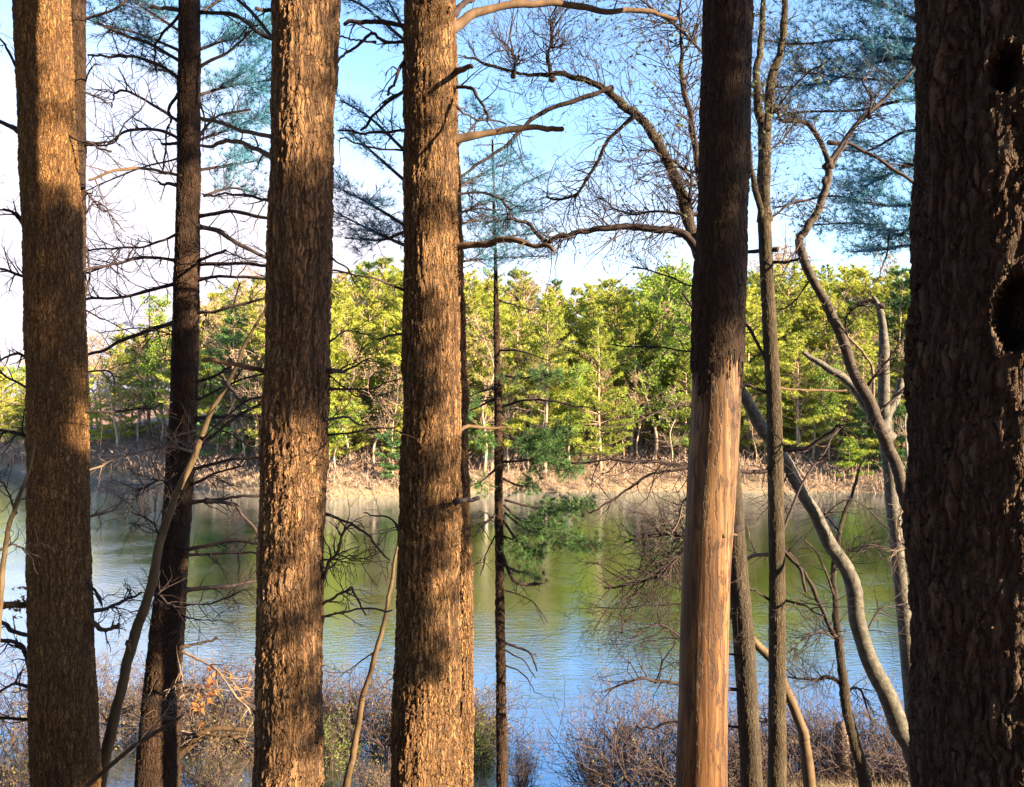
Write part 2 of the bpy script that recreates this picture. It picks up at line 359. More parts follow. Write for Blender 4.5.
def watermat():
    m, t, b, o = nodes("pond_water")
    t.nodes.remove(b)
    di = N(t, "ShaderNodeBsdfDiffuse"); di.inputs[0].default_value = (0.032, 0.031, 0.006, 1)
    gl = N(t, "ShaderNodeBsdfGlossy"); gl.inputs['Roughness'].default_value = 0.06; gl.inputs[0].default_value = (0.70, 0.87, 1.0, 1)
    v1 = coords(t, (1.0, 2.2, 1), warp=0.35, wscale=0.6)
    n1 = N(t, "ShaderNodeTexNoise", Scale=2.6, Detail=4.0, Roughness=0.55); t.links.new(v1, n1.inputs['Vector'])
    n2 = N(t, "ShaderNodeTexNoise", Scale=0.22, Detail=3.0); t.links.new(coords(t, (1, 1.7, 1)), n2.inputs['Vector'])
    r = ramp(t, [(0.35, (0.35,) * 3), (0.65, (1,) * 3)]); t.links.new(n2.outputs[0], r.inputs[0])
    mu = N(t, "ShaderNodeMath", operation='MULTIPLY'); t.links.new(n1.outputs[0], mu.inputs[0]); t.links.new(r.outputs[0], mu.inputs[1])
    bu = N(t, "ShaderNodeBump", Strength=1.0, Distance=0.015); t.links.new(mu.outputs[0], bu.inputs['Height'])
    fr = N(t, "ShaderNodeFresnel"); fr.inputs[0].default_value = 1.6
    for x in (gl, fr): t.links.new(bu.outputs[0], x.inputs['Normal'])
    f2 = N(t, "ShaderNodeMath", operation='MULTIPLY_ADD', use_clamp=True); f2.inputs[1].default_value = 1.6; f2.inputs[2].default_value = 0.38
    t.links.new(fr.outputs[0], f2.inputs[0])
    mx = N(t, "ShaderNodeMixShader"); t.links.new(f2.outputs[0], mx.inputs[0]); t.links.new(di.outputs[0], mx.inputs[1]); t.links.new(gl.outputs[0], mx.inputs[2])
    t.links.new(mx.outputs[0], o.inputs['Surface'])
    return m
WATER = watermat()

# ------------------------------------------------------------------ terrain and water
SH_PX = [-300, 0, 90, 200, 330, 500, 700, 1000, 1400]
SH_D = [95, 84, 77, 67, 61, 64, 66, 62, 60]
def vnoise(x, y, s):
    return np.sin(x * s + 1.7 * np.sin(y * s * 0.7 + 2.1)) * np.cos(y * s * 1.13 + 1.3 * np.sin(x * s * 0.6))
def height(x, y):
    x = np.asarray(x, float); y = np.asarray(y, float)
    shore = 14.9 + 2.0 / (1 + np.exp(-(x - 3.0) * 1.6)) + 0.5 * vnoise(x, y * 0, 0.5)
    t = np.clip((y - 1.6) / (shore - 1.6), -1, 1)
    near = np.where(t > 0, 6.4 * (1 - t) ** 1.22, 6.4) + 0.05 * vnoise(x, y, 1.9) * np.clip((y - 1) / 5, 0, 1)
    near = np.where(y > shore, -1.2 * np.clip((y - shore) / 3, 0, 1), near)
    ys = np.maximum(y, 5.0)
    px = np.clip(CX + F * x / ys, -300, 1400)
    D = np.interp(px, SH_PX, SH_D) + 1.2 * vnoise(x, y * 0, 0.21)
    s = y - D
    slope = np.interp(px, [-300, 60, 230, 330, 1400], [0.0, 0.01, 0.06, 0.10, 0.10])
    far = np.where(s < 0, -1.2 * np.clip(-s / 4, 0, 1), 1.25 * (1 - np.exp(-np.maximum(s, 0) / 1.6)) + np.minimum(np.maximum(s - 2, 0), 75) * slope)
    far = far + np.clip(s / 8, 0, 1) * 0.35 * vnoise(x, y, 0.33)
    far = far + np.clip((s - 90) / 60, 0, 1) * 4
    return np.where(y < 40, near, far)
def gz(x, y): return float(height(x, y))

gx = np.concatenate([np.linspace(-320, -70, 40)[:-1], np.linspace(-70, -14, 50)[:-1], np.linspace(-14, 14, 110)[:-1], np.linspace(14, 70, 50)[:-1], np.linspace(70, 320, 40)])
gy = np.concatenate([np.linspace(-40, 0, 20)[:-1], np.linspace(0, 20, 80)[:-1], np.linspace(20, 56, 14)[:-1], np.linspace(56, 110, 110)[:-1], np.linspace(110, 420, 40)])
X, Y = np.meshgrid(gx, gy); Z = height(X, Y)
nx, ny = len(gx), len(gy)
ii, jj = np.meshgrid(np.arange(ny - 1), np.arange(nx - 1), indexing='ij')
q = np.stack([ii * nx + jj, ii * nx + jj + 1, (ii + 1) * nx + jj + 1, (ii + 1) * nx + jj], -1).reshape(-1, 4)
tag(mesh_np("ground", np.stack([X, Y, Z], -1).reshape(-1, 3), q, GROUND), "leaf-littered bank and wooded slope around the pond", kind="structure")
wx = np.array([-150, 150]); V = np.array([[-150, 10, 0], [150, 10, 0], [150, 118, 0], [-150, 118, 0]], float)
tag(mesh_np("pond_water", V, np.array([[0, 1, 2, 3]]), WATER), "rippled pond reflecting trees and blue sky", kind="structure")

# ------------------------------------------------------------------ foreground trunk builder
def trunk_geo(path, seg=96, dense=0.012, ext_up=7.0, base_z=None, rough=0.02, lobes=0.03, holes=(), seed=0, zclip=None, radd=0.0, flare=True):
    """path: list of (px, py, width_px, d) from top to bottom"""
    pts = []
    for px, py, wpx, d in path:
        c = W(px, py, d); pts.append((c.z, c.x, c.y, wpx / 2 * d / F))
    pts.sort()
    z = np.array([p[0] for p in pts]); x = np.array([p[1] for p in pts]); y = np.array([p[2] for p in pts]); r = np.array([p[3] for p in pts])
    zlo = gz(x[0], y[0]) - 0.15 if base_z is None else base_z
    zt, zb = z[-1], z[0]
    zs = np.concatenate([np.linspace(zlo, zb - 0.15, max(4, int((zb - zlo) / 0.06)))[:-1] if zlo < zb - 0.2 else np.array([zb - 0.16]),
                         np.arange(zb - 0.15, zt + 0.25, dense), np.linspace(zt + 0.25, zt + ext_up, max(3, int(ext_up / 0.08)))[1:] if ext_up > 0.3 else np.array([])])
    if zclip: zs = zs[(zs > zclip[0]) & (zs < zclip[1])]
    def ev(v):
        kb = (v[1] - v[0]) / (z[1] - z[0]); kt = (v[-1] - v[-2]) / (z[-1] - z[-2])
        out = np.interp(zs, z, v)
        out = np.where(zs < z[0], v[0] + kb * (zs - z[0]) * 0.6, out)
        return np.where(zs > z[-1], v[-1] + kt * (zs - z[-1]) * 0.8, out)
    xs, ys_, rs = ev(x), ev(y), np.maximum(ev(r), 0.01)
    # smooth the centre line
    k = max(3, int(0.3 / dense)) | 1
    def sm(a):
        if len(a) < k * 2: return a
        return np.convolve(np.pad(a, k // 2, mode='edge'), np.ones(k) / k, mode='valid')
    xs, ys_, rs = sm(xs), sm(ys_), sm(rs)
    if flare: rs = rs * (1 + 0.5 * np.exp(-(zs - zlo) / 0.25))
    th = np.arange(seg) * 2 * math.pi / seg
    g = np.random.RandomState(seed); ph = g.uniform(0, 6.28, 6)
    ZZ, TH = np.meshgrid(zs, th, indexing='ij')
    R = rs[:, None] * (1 + lobes * (np.sin(2 * TH + ph[0] + 0.3 * ZZ) * 0.5 + 0.5 * np.sin(3 * TH + ph[1] - 0.4 * ZZ) + 0.35 * np.sin(5 * TH + ph[2] + 0.9 * ZZ))
                       + rough * (np.sin(2.1 * ZZ + ph[3]) * 0.5 + 0.4 * np.sin(6.3 * ZZ + 2 * TH + ph[4]) + 0.3 * np.sin(11 * ZZ + 3 * TH + ph[5])))
    R = R + radd
    for (hth, hz, ha, hb, dep, rim) in holes:
        dth = (TH - hth + math.pi) % (2 * math.pi) - math.pi
        e = np.sqrt((dth * rs[:, None] / ha) ** 2 + ((ZZ - hz) / hb) ** 2)
        R = R - dep * np.clip((1.08 - e) / 0.14, 0, 1) + rim * np.exp(-((e - 1.28) / 0.2) ** 2)
        R = np.maximum(R, 0.02)
    V = np.stack([xs[:, None] + R * np.sin(TH), ys_[:, None] - R * np.cos(TH), ZZ], -1).reshape(-1, 3)
    n = len(zs)
    i = np.arange(n - 1)[:, None] * seg; j = np.arange(seg)[None, :]; kk = (j + 1) % seg
    Fq = np.stack([i + j, i + kk, i + seg + kk, i + seg + j], -1).reshape(-1, 4)
    return V, Fq, (xs, ys_, zs, rs, zlo)

def base_of(path):
    px, py, wpx, d = max(path, key=lambda p: p[1])
    c = W(px, py, d); return (c.x, c.y, gz(c.x, c.y))

def tree(name, label, cat, path, mat, group=None, **kw):
    b = base_of(path)
    root = empty(name, b, label, cat, group)
    V, Fq, info = trunk_geo(path, **kw)
    mesh_np("trunk", V, Fq, mat, root)
    return root

BR = random.Random(21)
def branch(root, pts, d0, r0, r1, d1=None, mat=None, twigs=6, tl=0.35, lv=1, kids=3, name="branch", up=0.0, leaves=0, leafmat=None, jit=0.006,
           needles=None, leafsize=0.03, bend=0.35):
    """pts in pixels of the photograph at depth d0..d1; widths in pixels (radius)"""
    R = random.Random(BR.randint(0, 10 ** 9))
    d1 = d0 + R.uniform(-0.5, 0.5) if d1 is None else d1
    n = len(pts)
    wp = [W(p[0], p[1], d0 + (d1 - d0) * i / max(1, n - 1)) for i, p in enumerate(pts)]
    P = smooth_path(wp, 7)
    m = len(P)
    jn = np.array([rv(R) for _ in range(m)]); jn = (jn + np.roll(jn, 1, 0) + np.roll(jn, 2, 0)) / 1.7
    P = P + jn * jit * np.linspace(0.2, 1.4, m)[:, None]
    P = np.concatenate([[P[0] + (P[0] - P[1]) / (np.linalg.norm(P[0] - P[1]) + 1e-9) * min(0.07, 0.02 + 3 * r0 * d0 / F)], P]); m += 1
    dd = d0 + (d1 - d0) * np.linspace(0, 1, m)
    rad = np.linspace(r0, r1, m) * dd / F
    gn = np.array([R.gauss(0, 1) for _ in range(m)]); gn = (gn + np.roll(gn, 1) + np.roll(gn, 2) + np.roll(gn, 3)) / 2
    rad *= 1 + 0.07 * gn
    rad[0] *= 1.5; 
    if m > 2: rad[1] *= 1.25
    buf = Buf(); buf.tube(P, np.maximum(rad, 0.0012), 8 if r0 > 2.5 else 6)
    tips = []
    T = np.gradient(P, axis=0)
    for k in range(int(twigs * (2.7 if lv > 1 else 1.9))):
        i = min(m - 1, int(m * R.uniform(0.12, 1.0)))
        t = unit(T[i]); side = unit(np.cross(t, rv(R)))
        twig(buf, P[i], t * R.uniform(0.3, 1.0) + side, tl * R.uniform(0.5, 1.2), max(0.0018, min(rad[i] * 0.55, 0.006)), lv, R, kids, up, tips, bend)
    o = buf.build(name, mat or TWIG, root)
    if leaves and tips:
        pp = []; dv = []
        for _ in range(leaves):
            p, d = R.choice(tips); pp.append(p + rv(R) * 0.04); dv.append(unit(d + rv(R) * 0.7))
        g = R.randint(0, 99999)
        V, Fa = blades(pp, dv, 2, leafsize, leafsize * 0.6, g, 0.5)
        mesh_np("leaves", V, Fa, leafmat or LEAFBUD, o)
    return o

def bough(root, pts, d0, r0, r1, d1=None, spread=0.5, dens=1.0, mat=None, needle=0.09, width=0.004, flat=0.45, start=0.15, k=9, name="branch", droop=0.0, barkm=None):
    """a pine branch with side twigs carrying needle tufts; the needles are a sub-part of the branch"""
    R = random.Random(BR.randint(0, 10 ** 9))
    d1 = d0 + R.uniform(-0.4, 0.4) if d1 is None else d1
    n = len(pts)
    wp = [W(p[0], p[1], d0 + (d1 - d0) * i / max(1, n - 1)) for i, p in enumerate(pts)]
    return bough_w(root, wp, r0 * d0 / F, r1 * d1 / F, spread, dens, mat, needle, width, flat, start, k, name, R, droop, barkm)

def bough_w(root, wp, r0, r1, spread, dens, mat, needle, width, flat, start, k, name, R, droop=0.0, barkm=None):
    P = smooth_path(wp, 7); m = len(P)
    buf = Buf(); buf.tube(P, np.linspace(r0, r1, m), 7)
    L = np.linalg.norm(np.diff(P, axis=0), axis=1).sum()
    T = np.gradient(P, axis=0)
    ns = max(4, int(L / 0.05 * dens))
    pp, dv = [], []
    for s in range(ns):
        u = start + (1 - start) * (s + R.random()) / ns
        i = min(m - 1, int(u * (m - 1))); t = unit(T[i])
        h = unit(np.cross(t, [0, 0, 1.0])) * (1 if R.random() < 0.5 else -1)
        d = unit(t * R.uniform(0.4, 1.1) + h + np.array([0, 0, R.gauss(0.1 - droop, flat)]))
        l = spread * (0.35 + 0.75 * math.sin(math.pi * min(1, 0.18 + 0.75 * u))) * R.uniform(0.45, 1.1)
        pts = [P[i]]; dd = d
        for q in range(4):
            dd = unit(dd + rv(R) * 0.17 + np.array([0, 0, 0.05 - droop * 0.3])); pts.append(pts[-1] + dd * l / 4)
        buf.tube(pts, np.linspace(max(0.0025, r1 * 0.6), 0.0012, 5), 3)
        nt_ = max(2, int(l / 0.055))
        for q in range(nt_):
            a = 0.2 + 0.8 * (q + 0.5) / nt_
            j = min(3, int(a * 4)); f = a * 4 - j
            p = pts[j] * (1 - f) + pts[j + 1] * f
            sub = unit(dd + rv(R) * 0.6)
            pp.append(p + sub * R.uniform(0, 0.09) ); dv.append(unit(dd * 0.8 + sub + np.array([0, 0, 0.2 - droop])))
    o = buf.build(name, barkm or TWIG, root)
    V, Fa = blades(pp, dv, int(k * 1.3), needle, width, R.randint(0, 99999), 0.7)
    mesh_np("needles", V, Fa, mat or NEEDLE, o)
    return o

# ------------------------------------------------------------------ the foreground trees
dA, dA2, dB, dC, dD, dD2, dE, dF, dG, dH, dO, dP = 5.9, 7.0, 7.7, 4.4, 5.0, 6.2, 7.6, 5.0, 7.0, 8.0, 2.4, 9.5

# --- big left pine
A = tree("pine_tree", "thick pine trunk at the far left, golden sunlight across its top and dark below", "tree",
         [(41, 0, 52, dA), (46, 100, 52, dA), (51, 200, 53, dA), (57.5, 400, 55, dA), (60, 600, 58, dA), (66, 787, 61, dA)], PINE_FLAKY, seg=120, dense=0.010, seed=1)
for pts, r0, r1, tw in [
        ([(27, 90), (11, 56), (0, 40), (-30, 10)], 1.6, 0.8, 3), ([(22, 134), (8, 124), (-20, 112)], 3, 1.8, 4),
        ([(28, 95), (41, 109), (68, 134), (88, 143), (110, 150)], 1.5, 1.0, 4),
        ([(26, 228), (14, 212), (-15, 207)], 2.4, 1.4, 4), ([(28, 278), (0, 269), (-25, 262)], 1.6, 0.9, 4),
        ([(30, 358), (12, 355), (-14, 372)], 1.6, 0.9, 6), ([(30, 390), (10, 378), (-18, 362)], 1.4, 0.8, 6),
        ([(31, 437), (0, 430), (-25, 424)], 2.2, 1.2, 5),
        ([(84, 411), (131, 411), (170, 404)], 1.3, 0.6, 6), 
        ([(86, 613), (107, 608), (123, 600), (143, 593)], 2.4, 1.0, 7), ([(86, 582), (97, 592), (101, 606)], 1.6, 1.2, 3),
        ([(32, 635), (16, 632), (0, 621), (-20, 612)], 2.4, 1.6, 5), ([(32, 677), (26, 655), (17, 643), (-14, 637)], 2.6, 1.8, 6),
        ([(34, 690), (14, 685), (-18, 700)], 1.7, 1.0, 8), ([(34, 719), (0, 719), (-20, 722)], 1.6, 1.2, 4)]:
    branch(A, pts, dA, r0, r1, twigs=tw, tl=0.22)
branch(A, [(86, 616), (101, 629), (112, 628), (121, 624)], dA, 2.4, 2.0, twigs=4, tl=0.16, mat=DEADWOOD)
branch(A, [(85, 518), (115, 509), (123, 493)], dA, 1.4, 0.7, twigs=6, tl=0.2, mat=PALETWIG)
branch(A, [(32, 604), (10, 606), (-20, 610)], dA, 3.6, 3.2, twigs=2, mat=DEADWOOD, leaves=34, leafmat=DRYLEAF, leafsize=0.04, tl=0.08)

# --- slimmer trunk half hidden behind it
A2 = tree("pine_tree", "slim pine trunk showing along the right edge of the thick leftmost trunk", "tree",
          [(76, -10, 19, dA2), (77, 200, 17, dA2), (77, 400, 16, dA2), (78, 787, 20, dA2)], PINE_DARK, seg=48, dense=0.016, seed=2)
for pts, r0, r1, tw in [
        ([(85, 19), (118, 8), (130, -6)], 1.8, 0.9, 6), ([(86, 80), (92, 66), (100, 65)], 0.8, 0.5, 2),
        ([(85, 92), (100, 98), (112, 107)], 1.2, 0.6, 5), ([(85, 145), (112, 143), (128, 120), (142, 108)], 1.2, 0.6, 6),
        ([(85, 190), (100, 208), (112, 214)], 1.2, 0.5, 6), ([(85, 215), (96, 200), (110, 212), (125, 232)], 1.0, 0.5, 6),
        ([(84, 300), (90, 270), (84, 240)], 1.4, 0.7, 4), ([(85, 270), (118, 263), (145, 257)], 1.6, 0.7, 7),
        ([(85, 310), (110, 322), (133, 335)], 0.9, 0.4, 7), ([(85, 372), (110, 372), (114, 390), (113, 412)], 1.0, 0.5, 6)]:
    branch(A2, pts, dA2, r0, r1, twigs=tw, tl=0.3, lv=1)

# --- second pine, farther back and leaning
B = tree("pine_tree", "dark leaning pine trunk with many bare side branches, second big trunk from the left", "tree",
         [(190, 0, 21, dB), (188, 200, 24, dB), (184, 400, 27, dB), (178, 500, 28, dB), (170, 600, 31, dB), (161, 700, 36, dB), (157, 787, 43, dB)],
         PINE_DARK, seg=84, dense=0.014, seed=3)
for pts, r0, r1, tw in [
        ([(178, 60), (153, 46), (115, 30), (88, 19)], 2.0, 1.0, 6), ([(177, 77), (161, 66), (137, 57), (109, 56), (87, 55)], 2.0, 1.0, 6),
        ([(178, 121), (153, 105), (126, 91), (115, 94), (112, 107)], 1.7, 0.8, 6), ([(178, 138), (161, 131), (131, 130), (109, 142), (87, 144)], 1.8, 1.0, 8),
        ([(178, 158), (131, 172), (87, 190)], 1.0, 0.6, 8), ([(178, 95), (169, 109), (171, 120), (165, 139), (164, 167)], 1.7, 0.8, 2),
        ([(179, 16), (161, 36), (154, 52), (157, 74)], 1.6, 0.8, 3), ([(179, 10), (165, 8), (152, 9)], 2.0, 1.8, 0), ([(178, 143), (163, 144)], 1.8, 1.4, 0),
        ([(177, 185), (160, 183)], 2.2, 1.2, 1),
        ([(199, 12), (235, 15), (251, 27), (280, 44)], 2.2, 1.6, 4), ([(199, 67), (227, 52), (243, 40), (250, 30)], 1.8, 0.8, 4),
        ([(199, 136), (219, 115), (251, 110)], 1.8, 0.8, 4), ([(199, 100), (204, 118), (203, 140)], 1.3, 0.8, 2),
        ([(200, 216), (235, 212), (278, 221)], 2.0, 1.5, 4), ([(199, 227), (219, 231), (238, 244), (278, 262)], 2.6, 1.7, 4),
        ([(200, 264), (240, 264), (278, 267)], 2.0, 1.5, 5), ([(200, 279), (230, 277), (278, 279)], 1.8, 1.3, 6), ([(200, 260), (226, 250)], 1.8, 1.5, 1),
        ([(177, 234), (153, 244), (115, 249), (84, 249)], 1.3, 0.8, 8), ([(176, 260), (145, 257), (118, 263), (87, 271)], 1.9, 1.0, 8),
        ([(176, 283), (137, 294), (84, 301)], 1.8, 1.2, 8), ([(173, 323), (153, 329), (120, 342), (84, 357)], 2.4, 1.5, 5),
        ([(175, 335), (140, 328), (100, 332)], 1.0, 0.5, 7), ([(198, 313), (222, 311), (275, 295)], 1.8, 1.2, 5), ([(197, 382), (214, 376), (232, 367)], 1.6, 1.0, 2),
        ([(197, 400), (240, 380), (276, 372)], 1.3, 0.8, 5),
        ([(194, 502), (225, 498), (268, 495)], 2.0, 1.6, 3), ([(212, 501), (228, 503), (240, 510), (262, 541)], 2.2, 1.6, 2),
        ([(190, 549), (227, 542), (264, 544)], 2.0, 1.6, 4), ([(189, 555), (232, 553), (264, 554)], 1.6, 1.2, 5), ([(187, 590), (227, 586), (264, 579)], 2.0, 1.6, 4),
        ([(188, 487), (213, 474), (243, 468)], 1.8, 0.9, 4), ([(192, 470), (232, 460), (268, 456)], 1.9, 1.4, 3),
        ([(194, 450), (220, 430), (246, 411), (270, 402)], 2.0, 1.4, 3), ([(196, 418), (235, 416), (270, 416)], 1.8, 1.5, 3),
        ([(196, 420), (225, 432), (250, 446)], 1.3, 0.6, 3),
        ([(186, 605), (215, 603), (243, 590)], 1.3, 0.7, 8), ([(170, 610), (190, 618), (215, 622)], 1.0, 0.5, 9), ([(172, 575), (150, 600), (140, 622)], 1.2, 0.6, 8)]:
    branch(B, pts, dB, r0, r1, twigs=tw + 1, tl=0.36, lv=1)
branch(B, [(188, 177), (164, 172), (134, 168), (87, 177)], dB, 2.0, 1.2, d1=dB - 0.9, twigs=5, mat=DEADWOOD)
branch(B, [(192, 452), (165, 446), (123, 458), (84, 470)], dB - 0.1, 1.7, 0.9, twigs=12, tl=0.4, mat=PALETWIG, d1=dB - 0.8)
branch(B, [(190, 432), (172, 438), (196, 448), (204, 440)], dB - 0.2, 1.0, 0.6, twigs=9, tl=0.3, mat=PALETWIG, d1=dB - 0.5)
branch(B, [(186, 646), (205, 642), (219, 637)], dB, 1.6, 1.2, twigs=0, mat=PALETWIG)
branch(B, [(184, 652), (213, 667), (232, 689), (252, 712)], dB, 1.3, 0.8, twigs=7, mat=PALETWIG)
branch(B, [(166, 692), (180, 682), (186, 690)], dB - 0.2, 1.2, 0.7, twigs=10, tl=0.3, mat=PALETWIG)
branch(B, [(176, 700), (192, 690), (214, 690), (252, 690)], dB, 1.2, 0.6, twigs=9, tl=0.25, mat=PALETWIG, leaves=46, leafmat=DRYLEAF, leafsize=0.07)
for pts, sp, de in [([(199, 14), (225, -2), (262, -14)], 0.55, 1.3), ([(199, 50), (232, 38), (272, 30)], 0.6, 1.6), ([(199, 95), (235, 85), (276, 80)], 0.6, 1.7),
                    ([(199, 140), (232, 128), (268, 112)], 0.55, 1.5), ([(199, 170), (232, 165), (262, 160)], 0.42, 1.4), ([(204, 196), (230, 188), (254, 192)], 0.2, 1.0),
                    ([(178, 30), (150, 12), (118, -8)], 0.5, 1.1), ([(178, 50), (140, 34), (98, 24)], 0.4, 1.0), ([(172, 72), (160, 70), (150, 70)], 0.25, 0.9)]:
    bough(B, pts, dB + 0.3, 1.6, 0.7, d1=dB + 0.9, spread=sp * 1.15, dens=de * 1.5, k=11, width=0.0045)
bough(B, [(240, 283), (236, 296), (232, 312)], dB, 1.0, 0.6, spread=0.13, dens=1.3, mat=NEEDLE_GREEN, start=0.2, droop=0.4)

# --- third pine: thick, centre left
C_ = tree("pine_tree", "thick pine trunk left of the centre, sunlit at its top with a long shaded middle", "tree",
          [(307, 0, 64, dC), (304, 100, 63, dC), (302, 200, 62, dC), (297, 400, 64, dC), (290, 600, 65, dC), (288, 787, 68, dC)], PINE_PLATED, seg=132, dense=0.009, seed=4)
branch(C_, [(272, 137), (246, 131), (227, 126), (197, 117)], dC, 2.2, 1.9, twigs=0, mat=DEADWOOD, d1=dC + 0.6)
branch(C_, [(272, 157), (254, 148), (235, 142), (203, 146)], dC, 3.0, 1.6, twigs=3, tl=0.14, mat=DEADWOOD, d1=dC + 0.5)
branch(C_, [(265, 371), (235, 364), (206, 359)], dC, 2.8, 2.0, twigs=1, tl=0.1, mat=DEADWOOD, d1=dC - 0.3)
for pts, r0, r1, tw in [
        ([(270, 201), (254, 197), (230, 194), (202, 194)], 1.8, 0.8, 4), ([(276, 42), (256, 18), (232, -8)], 2.2, 1.6, 2), ([(275, 12), (258, 10)], 2.0, 1.6, 1),
        ([(334, 371), (344, 370), (369, 360)], 2.4, 0.7, 3), ([(333, 389), (371, 389), (399, 378)], 1.4, 0.6, 5), ([(334, 260), (350, 272), (362, 296)], 1.0, 0.5, 3),
        ([(330, 376), (350, 392), (372, 402)], 1.1, 0.5, 4),
        ([(328, 515), (350, 524), (371, 539), (389, 564)], 1.6, 1.0, 2), ([(323, 577), (333, 553), (352, 523)], 2.2, 1.2, 8), ([(321, 605), (340, 594), (352, 589), (362, 618)], 1.8, 0.9, 4),
        ([(321, 618), (350, 610), (392, 609)], 1.2, 0.8, 3), ([(328, 419), (345, 418), (362, 423)], 1.6, 0.8, 2), ([(329, 435), (369, 430), (399, 426)], 1.2, 0.6, 4),
        ([(332, 340), (352, 330), (375, 338)], 0.9, 0.5, 4)]:
    branch(C_, pts, dC, r0, r1, twigs=tw, tl=0.17, lv=1)
branch(C_, [(326, 560), (345, 560), (380, 555)], dC + 0.1, 0.9, 0.4, twigs=14, tl=0.2, lv=1, mat=TWIG)

# --- fourth pine: the sunlit one in the centre
D_ = tree("pine_tree", "thick pine trunk at the centre, the brightest sunlit bark, bare limbs reaching right", "tree",
          [(430, 0, 51, dD), (431, 200, 53, dD), (432, 400, 57, dD), (428, 600, 62, dD), (425, 787, 70, dD)], PINE, seg=132, dense=0.011, seed=5)
branch(D_, [(455, 27), (477, 12), (518, 4), (565, 4), (614, 11), (655, 12), (678, 22)], dD, 5.0, 2.0, twigs=4, tl=0.3, mat=DEADWOOD, d1=dD + 0.7)
branch(D_, [(456, 139), (490, 133), (528, 127), (563, 131)], dD, 4.6, 2.8, twigs=1, tl=0.1, mat=DEADWOOD, d1=dD + 0.2)
branch(D_, [(456, 247), (483, 244), (505, 239), (532, 244), (555, 250)], dD, 4.0, 2.2, twigs=2, tl=0.15, mat=DEADWOOD, d1=dD - 0.3)
branch(D_, [(457, 71), (471, 67)], dD, 3.4, 2.0, twigs=0, mat=DEADWOOD)
branch(D_, [(458, 430), (475, 427), (510, 428)], dD, 2.2, 1.2, twigs=1, tl=0.1, mat=DEADWOOD)
branch(D_, [(459, 501), (470, 500), (480, 498)], dD - 0.2, 2.4, 2.0, twigs=0)
for pts, r0, r1, tw in [
        ([(405, 26), (375, 20.5), (345, 23)], 2.8, 2.0, 1), ([(406, 42), (383, 41), (372, 33), (355, 46), (336, 64)], 2.0, 1.2, 3), ([(372, 42), (354, 40), (336, 37)], 1.2, 0.8, 1),
        ([(406, 57), (394, 82), (387, 98)], 1.8, 1.3, 2), ([(406, 89), (383, 107), (361, 131)], 2.2, 1.2, 3), ([(406, 130), (375, 133), (339, 130)], 1.6, 1.0, 3),
        ([(406, 150), (369, 148), (342, 139)], 1.4, 0.8, 3), ([(456, 87), (473, 90), (484, 109), (487, 121)], 1.8, 1.2, 2), ([(457, 194), (490, 194), (510, 209)], 1.6, 1.2, 4),
        ([(456, 12), (464, 3), (476, -8)], 3.4, 2.6, 0), ([(404, 290), (371, 278), (333, 272)], 1.4, 0.9, 3), ([(402, 334), (377, 338)], 1.5, 0.8, 2),
        ([(400, 531), (388, 518), (362, 512)], 1.2, 0.7, 3), ([(457, 106), (472, 118), (505, 122)], 1.2, 0.8, 4), ([(457, 215), (475, 208), (500, 212)], 1.3, 0.7, 4)]:
    branch(D_, pts, dD, r0, r1, twigs=tw, tl=0.2, lv=1)
for pts, sp, de in [([(404, 245), (377, 233), (333, 211)], 0.42, 2.0), ([(404, 225), (372, 205), (338, 188)], 0.4, 1.9), ([(404, 232), (380, 240), (345, 238)], 0.3, 1.7),
                    ([(404, 180), (370, 150), (345, 128)], 0.24, 1.2), ([(404, 150), (370, 118), (340, 100)], 0.2, 1.2), ([(404, 30), (392, 8), (384, -10)], 0.25, 1.2),
                    ([(404, 40), (366, 8), (340, -4)], 0.26, 1.2)]:
    bough(D_, pts, dD + 0.9, 1.8, 0.7, d1=dD + 1.6, spread=sp, dens=de * 0.85, k=8, width=0.004)

# --- slim trunk right behind it
D2 = tree("pine_tree", "slim sunlit pine trunk hugging the right side of the thick centre trunk", "tree",
          [(448, 0, 13, dD2), (454, 200, 14, dD2), (460, 400, 16, dD2), (464, 600, 19, dD2), (464, 787, 19, dD2)], PINE, seg=56, dense=0.014, seed=6)
for pts, sp, de in [([(455, 150), (480, 118), (496, 104)], 0.32, 1.0), ([(455, 190), (490, 170), (520, 158)], 0.55, 1.1), ([(456, 215), (500, 195), (548, 172)], 0.5, 1.0),
                    ([(457, 250), (500, 238), (550, 232)], 0.5, 1.1), ([(457, 262), (495, 258), (548, 256)], 0.36, 1.2), ([(456, 225), (500, 215), (535, 210)], 0.5, 0.9)]:
    bough(D2, pts, dD2 + 0.2, 1.4, 0.6, d1=dD2 + 3.5, spread=sp * 0.9, dens=de * 0.6, k=8, width=0.004)

